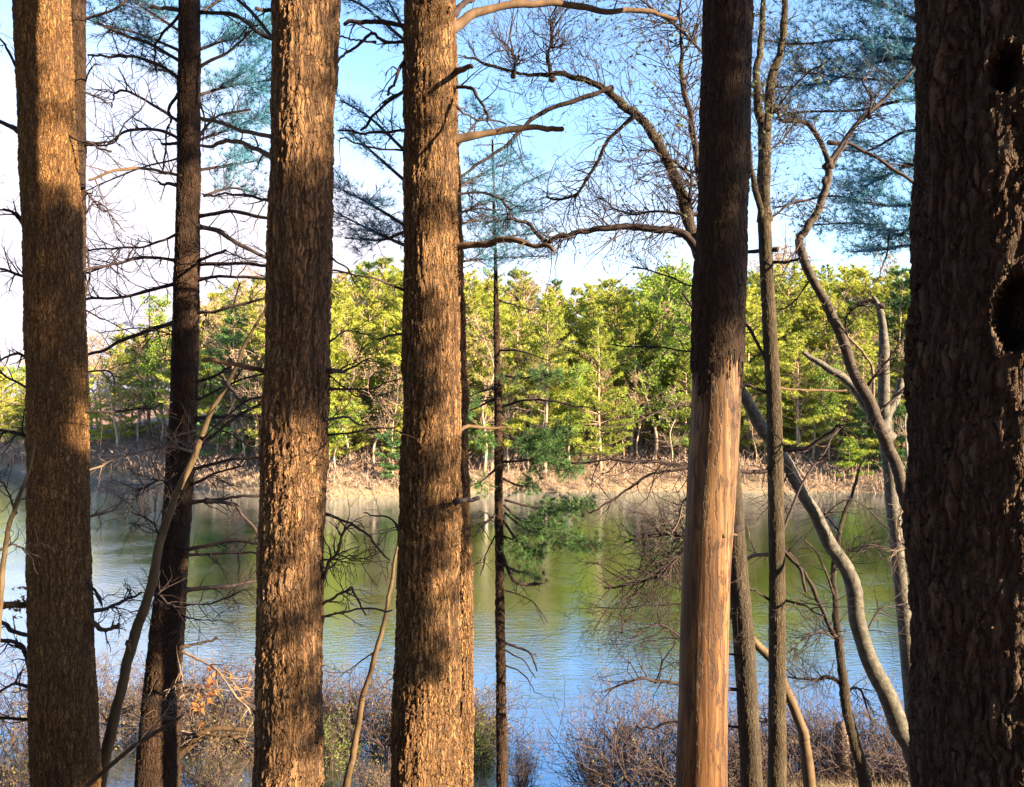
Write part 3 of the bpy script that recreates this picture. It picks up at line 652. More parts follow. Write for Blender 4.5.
# --- young sapling with drooping green boughs
E_ = tree("pine_sapling", "slender dead-topped evergreen sapling with drooping dark green boughs over the water", "tree",
          [(493, 165, 2, dE), (495, 240, 4, dE), (496, 300, 6, dE), (498, 400, 8.5, dE), (500, 600, 10, dE), (502, 787, 12, dE)], PINE_DARK, seg=24, dense=0.02, ext_up=0.05, seed=7)
for pts, r0, r1, tw in [
        ([(503, 406), (536, 399), (582, 407), (600, 414)], 1.3, 0.6, 5), ([(494, 388), (467, 396)], 1.4, 0.8, 3), ([(494, 399), (462, 415)], 1.5, 0.8, 3),
        ([(496, 514), (475, 533)], 1.6, 0.8, 4), ([(497, 532), (484, 558), (481, 577)], 1.2, 0.6, 3), ([(503, 536), (533, 549)], 1.4, 0.6, 4), ([(503, 558), (516, 582), (538, 584)], 2.0, 1.2, 4),
        ([(505, 643), (527, 651), (538, 672)], 1.5, 0.8, 1), ([(505, 650), (525, 662), (535, 678)], 0.9, 0.5, 1), ([(505, 665), (522, 673), (533, 692)], 0.9, 0.5, 1),
        ([(503, 590), (530, 600), (548, 622)], 0.9, 0.4, 3), ([(499, 300), (516, 306), (535, 310)], 1.0, 0.5, 4), ([(494, 330), (475, 338)], 1.0, 0.5, 3), ([(499, 350), (525, 352), (552, 362)], 1.1, 0.5, 4)]:
    branch(E_, pts, dE, r0, r1, twigs=tw, tl=0.28, lv=1)
for pts, sp, de in [([(502, 432), (525, 440), (566, 432)], 0.16, 2.4), ([(503, 462), (544, 460), (580, 470)], 0.2, 1.6), ([(505, 500), (533, 507), (560, 508), (588, 506)], 0.18, 2.4),
                    ([(505, 513), (527, 529), (563, 539), (598, 545)], 0.2, 2.0), ([(503, 520), (520, 545), (534, 556)], 0.16, 1.8), ([(502, 478), (520, 486), (532, 482)], 0.16, 1.5),
                    ([(495, 425), (480, 436), (468, 440)], 0.18, 1.4), ([(495, 400), (478, 402), (464, 410)], 0.2, 1.3), ([(495, 470), (480, 482), (466, 488)], 0.16, 1.2),
                    ([(500, 375), (524, 378), (545, 372)], 0.2, 1.3), ([(503, 565), (520, 572), (536, 574)], 0.12, 1.0), ([(504, 436), (530, 446), (556, 448)], 0.18, 1.8), ([(504, 505), (520, 520), (542, 522)], 0.16, 1.5)]:
    bough(E_, pts, dE, 1.4, 0.5, spread=sp * 1.3, dens=de * 2.0, mat=NEEDLE_GREEN, k=16, width=0.005, droop=0.15, needle=0.07, flat=0.25, start=0.3)

# --- the barkless snag
Fp = [(728, -5, 45, dF), (723, 200, 46, dF), (719, 300, 48, dF), (716, 400, 49, dF), (705, 600, 48, dF), (701, 787, 50, dF)]
F_ = empty("dead_snag", base_of(Fp), "dead trunk stripped to bare orange-brown wood below, dark bark left above", "dead tree")
V, Fq, info = trunk_geo(Fp, seg=100, dense=0.02, lobes=0.03, seed=8)
mesh_np("trunk", V, Fq, SNAGWOOD, F_)
zc = W(0, 375, dF).z
V, Fq, info = trunk_geo(Fp, seg=100, dense=0.012, lobes=0.03, seed=8, radd=0.018, zclip=(zc - 0.35, 99), flare=False)
cen = V[Fq].mean(1); xc = np.interp(cen[:, 2], info[2], info[0]); yc = np.interp(cen[:, 2], info[2], info[1])
ang = np.arctan2(cen[:, 0] - xc, -(cen[:, 1] - yc))
edge = zc + 0.10 * np.sin(3 * ang + 0.5) + 0.05 * np.sin(11 * ang) + 0.16 * (np.sin(17 * ang + 1) * np.sin(5 * ang) ) ** 3 + 0.03 * np.sin(47 * ang) + 0.02 * np.sin(31 * ang + 9 * cen[:, 2])
mesh_np("bark", V, Fq[cen[:, 2] > edge], PINE_DARK, F_)
branch(F_, [(726, 535), (736, 532)], dF - 0.1, 1.6, 1.2, twigs=0, mat=DEADWOOD)

# --- oak-like tree behind the snag with arching limbs
G_ = tree("oak_tree", "leafless grey tree right behind the snag, one long limb arching left across the sky", "tree",
          [(713, 255, 17, dG), (716, 320, 19, dG), (722, 380, 20, dG), (729, 450, 20, dG), (737, 560, 20, dG), (744, 640, 21, dG), (752, 787, 22, dG)], OAK, seg=56, dense=0.016, ext_up=0.05, seed=9)
branch(G_, [(714, 282), (702, 258), (689, 222), (682, 195), (669, 164), (647, 126), (625, 107), (603, 89), (581, 79), (554, 74), (529, 75), (491, 66), (464, 54)], dG, 7.5, 1.2, d1=dG + 0.8, twigs=34, tl=0.65, lv=2, mat=OAK, name="limb", up=0.5, leaves=50, leafsize=0.03)
branch(G_, [(708, 268), (693, 243), (677, 231), (652, 229), (628, 226), (603, 229), (581, 232), (559, 236), (546, 242), (529, 225), (505, 220), (484, 226)], dG, 5.0, 1.2, d1=dG + 0.3, twigs=22, tl=0.5, lv=2, name="limb")
branch(G_, [(632, 118), (609, 139), (598, 161), (581, 189), (568, 198), (546, 197)], dG + 0.3, 2.4, 1.0, twigs=14, tl=0.55, lv=2)
branch(G_, [(606, 90), (580, 99), (544, 112), (520, 131), (511, 142), (484, 160), (458, 181)], dG + 0.4, 2.6, 1.4, twigs=8, tl=0.4)
branch(G_, [(551, 74), (548, 55), (553, 38), (548, 20)], dG + 0.6, 2.4, 0.8, twigs=14, tl=0.5, lv=2, up=0.5)
branch(G_, [(514, 71), (515, 56), (500, 38)], dG + 0.6, 1.8, 0.7, twigs=12, tl=0.45, lv=2, up=0.5)
branch(G_, [(712, 268), (704, 200), (694, 140), (688, 104), (682, 82), (682, 46), (678, 10)], dG + 0.3, 4.5, 1.5, twigs=26, tl=0.8, lv=2, leaves=260, leafsize=0.045, name="limb", up=0.3)
branch(G_, [(694, 232), (690, 197), (689, 175), (669, 158), (640, 150)], dG + 0.2, 2.0, 0.8, twigs=20, tl=0.6, lv=2, leaves=70)
branch(G_, [(697, 215), (660, 212), (628, 214), (600, 200)], dG + 0.5, 1.7, 0.7, twigs=18, tl=0.5, lv=2, leaves=60)
branch(G_, [(710, 60), (680, 30), (640, 0)], dG + 0.7, 1.8, 0.8, twigs=14, tl=0.7, lv=2, leaves=120, leafsize=0.045)
branch(G_, [(720, 470), (687, 467), (664, 463), (642, 462), (615, 461), (571, 461)], dG - 0.4, 2.6, 0.9, twigs=12, tl=0.4)
branch(G_, [(722, 462), (686, 469), (648, 476), (615, 498), (590, 513)], dG - 0.2, 2.2, 0.8, twigs=8, tl=0.45)
branch(G_, [(715, 345), (690, 352), (650, 347), (612, 346)], dG, 1.3, 0.6, twigs=10, tl=0.35)
branch(G_, [(712, 318), (692, 308), (684, 292)], dG, 1.7, 1.0, twigs=3, tl=0.25)
branch(G_, [(715, 345), (694, 330), (682, 322)], dG - 0.1, 1.5, 0.8, twigs=3, tl=0.2)
branch(G_, [(716, 290), (690, 285), (660, 274), (630, 266)], dG, 1.2, 0.6, twigs=9, tl=0.4, leaves=40)
branch(G_, [(722, 405), (690, 402), (640, 420), (600, 430)], dG, 1.2, 0.6, twigs=10, tl=0.4)
branch(G_, [(734, 530), (683, 552), (667, 569), (642, 582), (606, 588)], dG - 0.3, 2.8, 0.9, twigs=24, tl=0.5, lv=2)
branch(G_, [(734, 545), (690, 538), (660, 534), (630, 540)], dG, 1.6, 0.7, twigs=24, tl=0.55, lv=2)
branch(G_, [(736, 580), (690, 600), (655, 606), (600, 608)], dG - 0.2, 1.2, 0.5, twigs=12, tl=0.5, lv=2)
branch(G_, [(728, 505), (688, 498), (678, 520), (668, 560)], dG, 1.3, 0.6, twigs=12, tl=0.5, lv=1, mat=PALETWIG)
branch(G_, [(736, 655), (700, 650), (660, 625), (630, 640)], dG, 1.2, 0.5, twigs=20, tl=0.5, lv=2)
branch(G_, [(742, 690), (678, 684), (648, 680), (629, 681), (605, 693)], dG, 1.9, 0.9, twigs=9, tl=0.35)
branch(G_, [(745, 728), (676, 721), (653, 729), (637, 726)], dG, 1.6, 0.9, twigs=5, tl=0.3)
branch(G_, [(657, 679), (664, 660), (675, 643), (668, 626)], dG + 0.1, 0.9, 0.5, twigs=7, tl=0.3)

# --- slender twin-stemmed tree right of the snag
H_ = tree("maple_tree", "slender upright grey tree right of the snag, forking in two near its top", "tree",
          [(764, 190, 10, dH), (764, 214, 13.5, dH), (768, 300, 14, dH), (774, 400, 15, dH), (777, 560, 16, dH), (777, 787, 18, dH)], LICHEN, seg=48, dense=0.018, ext_up=0.05, seed=10)
branch(H_, [(764, 214), (762, 182), (763, 137), (759, 109), (756, 71), (762, 40), (765, -30)], dH, 5.5, 3.0, twigs=14, tl=0.7, lv=2, mat=LICHEN, leaves=90, leafsize=0.04, name="stem", d1=dH + 0.2, jit=0.004)
branch(H_, [(765, 214), (765, 182), (767, 131), (771, 82), (780, 52), (784, 22), (787, -40)], dH, 5.5, 3.2, twigs=14, tl=0.7, lv=2, mat=LICHEN, leaves=90, leafsize=0.04, name="stem", d1=dH - 0.2, jit=0.004)
branch(H_, [(764, 232), (760, 205), (753, 178), (748, 145), (747, 110), (738, 60)], dH, 4.0, 2.5, twigs=5, tl=0.5, lv=1, mat=OAK, name="stem")
for pts, r0, r1, tw, mt in [
        ([(774, 465), (762, 472), (742, 471), (722, 465)], 2.6, 1.6, 5, TWIG), ([(783, 450), (806, 448), (830, 432), (842, 424)], 2.4, 1.2, 6, TWIG),
        ([(783, 550), (800, 570), (806, 592)], 2.0, 1.4, 2, TWIG), ([(783, 600), (800, 604), (824, 617)], 1.6, 1.0, 3, TWIG), ([(770, 600), (750, 588), (735, 585)], 1.4, 0.7, 3, TWIG),
        ([(771, 250), (744, 252), (725, 251)], 2.0, 1.6, 0, TWIG), ([(770, 262), (790, 262), (802, 258)], 1.8, 1.0, 4, TWIG), ([(766, 360), (750, 330), (742, 318)], 2.0, 1.2, 2, TWIG),
        ([(772, 394), (750, 386), (738, 384)], 1.8, 1.2, 3, TWIG), ([(780, 388), (810, 391), (846, 390)], 1.6, 1.0, 3, DEADWOOD), ([(772, 555), (752, 556), (737, 570), (730, 580)], 2.2, 1.3, 5, PALETWIG),
        ([(770, 150), (780, 142), (790, 130), (800, 100)], 1.2, 0.6, 7, TWIG), ([(768, 120), (800, 80), (830, 60)], 1.2, 0.6, 8, TWIG), ([(768, 220), (800, 200), (830, 210)], 1.1, 0.5, 8, TWIG)]:
    branch(H_, pts, dH, r0, r1, twigs=tw, tl=0.38, mat=mt, lv=1, leaves=(60 if pts[0][1] < 300 and r0 < 1.5 else 0), leafsize=0.035)
branch(H_, [(783, 530), (802, 485), (824, 452), (840, 425)], dH, 1.4, 0.8, twigs=6, tl=0.3)

# --- leaning birch in front of the water at right
dI = 9.0
def stem_tree(name, label, cat, path, d, mat, group=None, seg=24, kink=0.0, d1=None, seed=0):
    """a crooked stem following a pixel path with its own radius; path (px, py, radius_px) from the foot up"""
    d1 = d if d1 is None else d1
    n = len(path); R = random.Random(seed)
    wp = [W(p[0], p[1], d + (d1 - d) * i / (n - 1)) for i, p in enumerate(path)]
    foot = wp[0]; g = gz(foot.x, foot.y)
    pts = list(wp); rr = [p[2] * d / F for p in path]
    if foot.z > g:
        sl = (wp[0] - wp[1]).normalized(); k = (foot.z - g + 0.12) / max(0.35, -sl.z)
        fp = foot + sl * k; fp.z = gz(fp.x, fp.y) - 0.1
        pts = [fp] + pts; rr = [rr[0] * 1.12] + rr
    P = smooth_path(pts, 14); m = len(P)
    rad = np.interp(np.linspace(0, len(rr) - 1, m), np.arange(len(rr)), rr)
    kn = np.array([[R.gauss(0, 1), R.gauss(0, 1), 0] for _ in range(m + 6)]); kn = np.stack([np.convolve(kn[:, c], np.ones(7) / 2.6, mode='valid') for c in range(3)], 1)
    P = P + kn * kink
    root = empty(name, (pts[0][0], pts[0][1], gz(pts[0][0], pts[0][1])), label, cat, group)
    b = Buf(); gn = np.convolve(np.array([R.gauss(0, 1) for _ in range(m + 10)]), np.ones(11) / 3.3, mode='valid')
    b.tube(P, rad * (1 + 0.045 * gn), seg)
    b.build("trunk", mat, root)
    return root
I_ = stem_tree("birch_tree", "pale mottled birch leaning left over the water beside the big right trunk", "tree",
               [(917, 771, 9), (914, 755, 8.8), (900, 728, 8.6), (887, 695, 8.3), (870, 662, 8), (857, 621, 7.8), (854, 591, 7.6), (846, 567, 7.2), (829, 542, 6.8), (816, 515, 6.4), (799, 487, 6.2), (783, 457, 5.8), (761, 427, 6), (746, 400, 5.4), (728, 368, 4.6), (708, 330, 3.5)],
               dI, BIRCH, kink=0.003, seed=4)
branch(I_, [(862, 640), (880, 610), (905, 605)], dI, 1.2, 0.6, twigs=10, tl=0.5, lv=1)
branch(I_, [(845, 565), (870, 545), (905, 560)], dI, 1.0, 0.5, twigs=12, tl=0.6, lv=1)
branch(I_, [(820, 520), (850, 500), (890, 530)], dI, 1.0, 0.5, twigs=10, tl=0.5, lv=1)
branch(I_, [(790, 470), (775, 500), (757, 520)], dI, 1.0, 0.5, twigs=8, tl=0.4, lv=1)

dJ = 8.5
YBIRCH = simple('young_birch_bark', (0.006, 0.005, 0.006), (0.042, 0.034, 0.031), 16, 0.8, 1.0, 1.6)
J_ = stem_tree("birch_tree", "crooked thin birch rising beside the big right trunk and forking against the sky", "tree",
               [(925, 600, 7), (912, 530, 6.5), (903, 490, 6), (895, 463, 6), (884, 436, 5.8), (872, 408, 5.5), (853, 370, 5.2), (845, 345, 5), (826, 304, 4.8), (810, 274, 4.5), (800, 244, 4.2), (804, 231, 4), (818, 211, 4), (826, 186, 3.8), (829, 161, 3.4)],
               dJ, YBIRCH, kink=0.006, seed=5)
branch(J_, [(829, 163), (824, 150), (810, 126), (795, 121), (780, 120), (777, 109), (758, 93), (747, 82)], dJ, 2.8, 1.0, twigs=16, tl=0.5, lv=2, leaves=60)
branch(J_, [(829, 163), (851, 131), (870, 112), (889, 96), (916, 66)], dJ, 2.6, 1.2, twigs=14, tl=0.5, lv=2)
branch(J_, [(826, 178), (842, 150), (853, 132)], dJ, 2.0, 1.2, twigs=5, tl=0.3)
branch(J_, [(870, 113), (871, 95), (862, 82), (874, 68)], dJ, 1.6, 0.8, twigs=7, tl=0.4)
branch(J_, [(834, 143), (853, 145), (881, 161), (918, 186)], dJ + 0.3, 1.6, 1.6, twigs=6, tl=0.4)
branch(J_, [(862, 388), (872, 408), (873, 370), (862, 350), (838, 325), (826, 310)], dJ + 0.1, 1.6, 1.0, twigs=8, tl=0.4, mat=PALETWIG)
branch(J_, [(872, 380), (888, 360), (904, 338)], dJ, 1.6, 0.8, twigs=6, tl=0.35)
branch(J_, [(850, 350), (846, 320), (860, 305), (875, 312)], dJ, 1.1, 0.6, twigs=8, tl=0.35)
branch(J_, [(802, 240), (790, 262), (776, 290)], dJ, 1.0, 0.5, twigs=8, tl=0.35)
branch(J_, [(812, 278), (790, 305), (765, 312)], dJ, 1.0, 0.5, twigs=10, tl=0.4)
branch(J_, [(875, 415), (898, 395), (912, 380)], dJ, 1.8, 1.2, twigs=4, tl=0.3)
branch(J_, [(906, 505), (899, 520), (899, 540), (908, 548)], dJ - 0.1, 1.4, 0.9, twigs=8, tl=0.3, mat=PALETWIG)

dS = 13.0
S_ = stem_tree("birch_tree", "broken pale grey birch trunk with one leaning limb, beyond the crooked thin birch", "tree",
               [(898, 560, 6.6), (892, 500, 6.4), (887, 450, 6), (884, 410, 5.6), (884, 375, 5.2), (883, 337, 4.6), (880, 312, 3.4), (874, 297, 1.8)], dS, BIRCH, kink=0.004, seed=6)
branch(S_, [(886, 436), (866, 404), (848, 381), (826, 367), (804, 352)], dS, 6.5, 2.0, twigs=2, tl=0.4, mat=BIRCH, name="limb")
branch(S_, [(884, 426), (890, 410), (897, 396), (902, 380)], dS - 0.1, 5, 3.5, twigs=0, mat=BIRCH, name="limb")
branch(S_, [(879, 305), (868, 301), (850, 310)], dS, 2.4, 1.4, twigs=7, tl=0.6)

dK = 10.0
K_ = stem_tree("sapling", "thin dark crooked sapling in front of the leaning pale birch", "tree",
               [(866, 787, 6), (859, 758, 5.6), (848, 714, 5.2), (843, 681, 4.8), (838, 640, 4.2), (835, 602, 3.4), (833, 575, 2.8), (840, 531, 2.2), (851, 498, 1.7), (862, 463, 1.0)], dK, OAK, kink=0.006, seg=12, seed=7)
branch(K_, [(838, 638), (832, 632), (821, 607), (810, 582), (800, 566), (784, 546)], dK, 2.6, 1.4, twigs=8, tl=0.5)
branch(K_, [(841, 684), (828, 676), (816, 680), (788, 676)], dK, 2.2, 1.0, twigs=12, tl=0.5, lv=2)
branch(K_, [(836, 600), (820, 560), (805, 540)], dK, 1.4, 0.7, twigs=8, tl=0.5)
branch(K_, [(834, 570), (850, 550), (880, 545)], dK, 1.2, 0.6, twigs=12, tl=0.5, lv=2)
branch(K_, [(838, 640), (815, 632), (790, 650)], dK, 1.2, 0.6, twigs=16, tl=0.5, lv=2)
branch(K_, [(848, 690), (860, 690), (872, 720)], dK, 1.6, 0.8, twigs=8, tl=0.4)
branch(K_, [(838, 530), (820, 510), (800, 500)], dK, 1.0, 0.5, twigs=10, tl=0.5)

dL = 11.0
L_ = stem_tree("sapling", "short leaning bare stem between the slender grey tree and the crooked sapling", "tree",
               [(808, 770, 6), (805, 745, 5.5), (802, 728, 5.2), (788, 695, 5), (775, 665, 4.6), (754, 641, 4), (735, 620, 3), (716, 596, 2)], dL, SAPBARK, kink=0.004, seg=12, seed=8)
branch(L_, [(790, 700), (770, 720), (757, 722)], dL, 1.4, 0.8, twigs=6, tl=0.4)
dM = 6.2
M_ = stem_tree("sapling", "thin light brown sapling leaning right across the dark second trunk", "tree",
               [(98, 790, 6), (107, 750, 5.6), (118, 703, 5.2), (131, 646, 5), (145, 607, 4.7), (153, 580, 4.5), (161, 537, 4.2), (175, 498, 3.6), (197, 449, 3), (211, 413, 2.3), (232, 375, 1.9), (246, 342, 1.6), (269, 303, 1.1), (280, 278, 0.8)], dM, SAPBARK, kink=0.003, seg=14, seed=9)
branch(M_, [(129, 652), (127, 640)], dM, 2.6, 1.6, twigs=1, tl=0.1, mat=SAPBARK)
branch(M_, [(147, 600), (158, 594), (172, 606)], dM, 1.3, 0.6, twigs=7, tl=0.3)
branch(M_, [(160, 538), (150, 520), (132, 512)], dM, 1.2, 0.6, twigs=7, tl=0.3)
branch(M_, [(202, 440), (222, 420), (246, 402), (268, 396)], dM, 1.5, 0.9, twigs=4, tl=0.3)
branch(M_, [(226, 385), (236, 395), (241, 402)], dM, 2.2, 1.2, twigs=1, tl=0.1)
branch(M_, [(180, 490), (160, 480), (140, 492), (124, 520)], dM, 1.0, 0.5, twigs=12, tl=0.35, lv=2)
branch(M_, [(112, 728), (118, 712), (135, 706)], dM, 1.2, 0.7, twigs=5, tl=0.25, mat=PALETWIG)
dN = 5.6
N_ = stem_tree("sapling", "very thin sunlit stem slanting up between the two thick middle trunks", "tree",
               [(346, 790, 3.6), (353, 755, 3.2), (362, 703, 3), (376, 654, 2.6), (386, 613, 2.2), (393, 575, 1.8), (399, 534, 1.3), (408, 490, 0.8)], dN, SAPBARK, kink=0.003, seg=10, seed=10)
branch(N_, [(366, 695), (385, 684), (398, 670)], dN, 0.8, 0.5, twigs=3, tl=0.2)
branch(N_, [(376, 652), (362, 660), (340, 676)], dN, 0.8, 0.5, twigs=4, tl=0.25)
dQ = 5.0
Q_ = stem_tree("sapling", "thin sunlit bare stem at the left edge of the photo", "tree",
               [(-2, 640, 2.6), (1, 580, 2.5), (5, 542, 2.3), (14, 509, 2.0), (29, 471, 1.5), (36, 440, 1.0)], dQ, SAPBARK, kink=0.003, seg=10, seed=11)
branch(Q_, [(14, 509), (8, 490), (-8, 478)], dQ, 1.2, 0.6, twigs=8, tl=0.3)
branch(Q_, [(4, 548), (16, 545), (30, 552)], dQ, 1.1, 0.6, twigs=5, tl=0.2)

# --- fallen dead limb at lower left, resting on the bank
dR = 8.4
R_ = stem_tree("dead_limb", "forked dead limb sloping up from the bank, lower left beside the dark leaning trunk", "branch",
               [(142, 787, 4.0), (164, 769, 3.8), (186, 749, 3.6), (202, 733, 3.2), (219, 728, 2.6), (240, 730, 2.2), (258, 732, 1.6)], dR - 0.6, DEADWOOD, kink=0.003, seg=10, seed=12)
branch(R_, [(196, 740), (210, 735), (236, 739), (252, 760)], dR - 0.6, 1.8, 0.9, twigs=14, tl=0.4, lv=1, mat=DEADWOOD)
branch(R_, [(220, 729), (224, 712), (227, 698)], dR - 0.6, 1.6, 1.1, twigs=2, tl=0.15)
branch(R_, [(205, 734), (190, 733), (178, 732)], dR - 0.6, 1.4, 1.0, twigs=6, tl=0.25, mat=PALETWIG)
R2 = stem_tree("dead_limb", "slim bare dead limb slanting up across the foot of the leaning sapling", "branch",
               [(88, 786, 2.4), (104, 771, 2.3), (137, 744, 2.1), (160, 730, 1.8), (182, 716, 1.2)], 5.6, DEADWOOD, kink=0.003, seg=8, seed=13)
branch(R2, [(140, 742), (160, 720), (172, 700)], 5.6, 0.9, 0.5, twigs=8, tl=0.2, mat=PALETWIG)

# --- the huge right trunk with woodpecker holes
Op = [(1004, -5, 158, dO), (1003, 200, 159, dO), (998, 415, 161, dO), (997, 520, 163, dO), (1003, 787, 164, dO)]
def hole(px, py, wpx, hpx, dep, rim):
    # where the sight line meets the near side of the trunk
    c = W(1000, py, dO); r = 80 * dO / F
    dirv = Vector(((px - CX) / F, 1, 0)).normalized(); o = Vector((-c.x, -c.y, 0))
    bq = o.dot(dirv); cq = o.dot(o) - r * r; t = -bq - math.sqrt(max(0, bq * bq - cq))
    p = dirv * t - Vector((c.x, c.y, 0)); dist = (dirv * t).y
    return (math.atan2(p.x, -p.y), CAMZ - (py - CY) / F * dist, wpx / 2 * dist / F, hpx / 2 * dist / F, dep, rim)
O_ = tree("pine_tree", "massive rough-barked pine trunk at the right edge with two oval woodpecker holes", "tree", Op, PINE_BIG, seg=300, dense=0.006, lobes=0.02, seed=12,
          holes=[hole(1000, 67, 26, 44, 0.16, 0.004), hole(1017, 312, 40, 72, 0.18, 0.004), hole(1010, 119, 9, 10, 0.03, 0.0)])

# --- pine standing behind the big right trunk, its blue-green boughs spread over the sky
Pp = [(985, 0, 26, dP), (985, 400, 30, dP), (985, 787, 34, dP)]
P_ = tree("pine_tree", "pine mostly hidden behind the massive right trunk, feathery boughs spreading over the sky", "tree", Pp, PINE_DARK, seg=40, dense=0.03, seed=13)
for pts, sp, de in [([(985, 80), (914, 60), (881, 61), (826, 82), (770, 88)], 0.6, 1.2), ([(985, 185), (914, 165), (897, 172), (875, 180), (848, 204)], 0.6, 1.5),
                    ([(985, 250), (915, 229), (900, 235), (881, 227), (851, 223), (800, 226)], 0.5, 1.4), ([(985, 30), (915, 18), (870, 2), (815, -6)], 0.6, 1.2),
                    ([(985, 60), (915, 40), (860, 38), (800, 44), (765, 40)], 0.6, 1.1), ([(985, 120), (915, 100), (860, 110), (800, 112), (776, 118)], 0.6, 0.9),
                    ([(985, 150), (915, 130), (870, 150), (840, 150)], 0.5, 0.9), ([(985, 210), (920, 205), (880, 205), (830, 196), (775, 208)], 0.55, 1.0),
                    ([(985, 262), (915, 246), (880, 250), (850, 252)], 0.34, 1.2), ([(985, 10), (915, -12), (860, -24)], 0.6, 1.3),
                    ([(985, 55), (930, 62), (895, 62), (870, 50)], 0.5, 1.3), ([(985, 100), (915, 82), (850, 78), (790, 70)], 0.6, 1.0)]:
    bough(P_, pts, dP, 2.2, 0.7, d1=dP + 1.5, spread=sp * 1.15, dens=de * 1.35, k=9, width=0.0055, needle=0.10)
branch(P_, [(889, 232), (886, 258), (878, 280)], dP + 0.6, 1.0, 0.6, twigs=3, tl=0.3)

# ------------------------------------------------------------------ pines behind the camera whose boughs throw the dappled shade
def shade_pine(label, x, y, r):
    b = (x, y, gz(x, y)); root = empty("pine_tree", b, label, "tree")
    n = 60; zs = np.linspace(b[2] - 0.1, b[2] + 16, n)
    buf = Buf(); buf.tube(np.stack([np.full(n, x), np.full(n, y), zs], 1), r * np.linspace(1.1, 0.5, n), 32); buf.build("trunk", PINE, root)
    return root
SP = shade_pine("pine standing out of view to the right behind the viewpoint", 6.5, -1.5, 0.14)
def shade(px, y0, y1, d, t, width, dens=1.0, side=0.0):
    """boughs hanging in the sun's path to one stretch of trunk"""
    R = random.Random(BR.randint(0, 10 ** 9))
    a = W(px, y0, d) + S * t; b = W(px, y1, d) + S * t
    h = Vector((math.cos(SUN_AZ) * -1, math.sin(SUN_AZ), 0)).normalized()   # across the sun's direction
    hgt = a.z - b.z; c = (a + b) / 2 + h * side
    pp = []; dv = []; tr = Vector((SP.location.x, SP.location.y, 0)); buf = Buf()
    ncl = max(4, int(width * hgt * 42 * dens))
    for q in range(ncl):
        p0 = c + h * (R.uniform(-0.5, 0.5) * width) + S * R.uniform(-0.5, 0.5); p0.z = b.z + hgt * (0.06 + 0.88 * R.random())
        ax = unit(np.array(h) * R.uniform(0.3, 1) + rv(R) * 0.45)
        for _ in range(26):
            pp.append(np.array(p0) + ax * R.gauss(0, 0.10) + rv(R) * 0.045); dv.append(unit(ax * 0.5 + rv(R) * 0.5))
    for z in np.arange(b.z + 0.2, a.z + 0.1, 0.7):
        zz = z + R.uniform(-0.2, 0.2); e = c + h * width / 2 * R.uniform(-1, 1)
        pts = smooth_path([Vector((tr.x, tr.y, zz + R.uniform(-0.5, 0.3))), (Vector((tr.x, tr.y, zz)) + Vector((e.x, e.y, zz))) / 2 + Vector((0, 0, 0.1)), Vector((e.x, e.y, zz))], 6)
        buf.tube(pts, np.linspace(0.012, 0.003, len(pts)), 5)
    if not buf.V: 
        pts = smooth_path([Vector((tr.x, tr.y, c.z - 0.2)), c], 6); buf.tube(pts, np.linspace(0.012, 0.003, len(pts)), 5)
    o = buf.build("branch", TWIG, SP)
    V, Fa = blades(pp, dv, 9, 0.10, 0.008, R.randint(0, 9999), 0.8)
    mesh_np("needles", V, Fa, NEEDLE_GREEN, o)
# stretches of shade: trunk by trunk
shade(50, 92, 122, dA, 9.0, 0.5, 0.6, -0.05); shade(52, 205, 410, dA, 10.0, 0.5, 3.2, -0.03); shade(60, 460, 800, dA, 10.0, 0.5, 5.5, -0.03)
shade(300, 170, 430, dC, 8.0, 0.6, 3.4); shade(290, 560, 660, dC, 8.0, 0.55, 0.6); shade(288, 690, 800, dC, 8.0, 0.55, 0.8)
shade(186, -20, 275, dB, 11.0, 0.7, 1.2); shade(172, 330, 690, dB, 11.0, 0.7, 1.4)
shade(431, 178, 235, dD, 8.0, 0.6, 0.8); shade(428, 440, 540, dD, 8.0, 0.6, 0.35); shade(426, 615, 680, dD, 8.0, 0.6, 0.5)
shade(722, -60, 352, dF, 6.5, 0.7, 2.4)

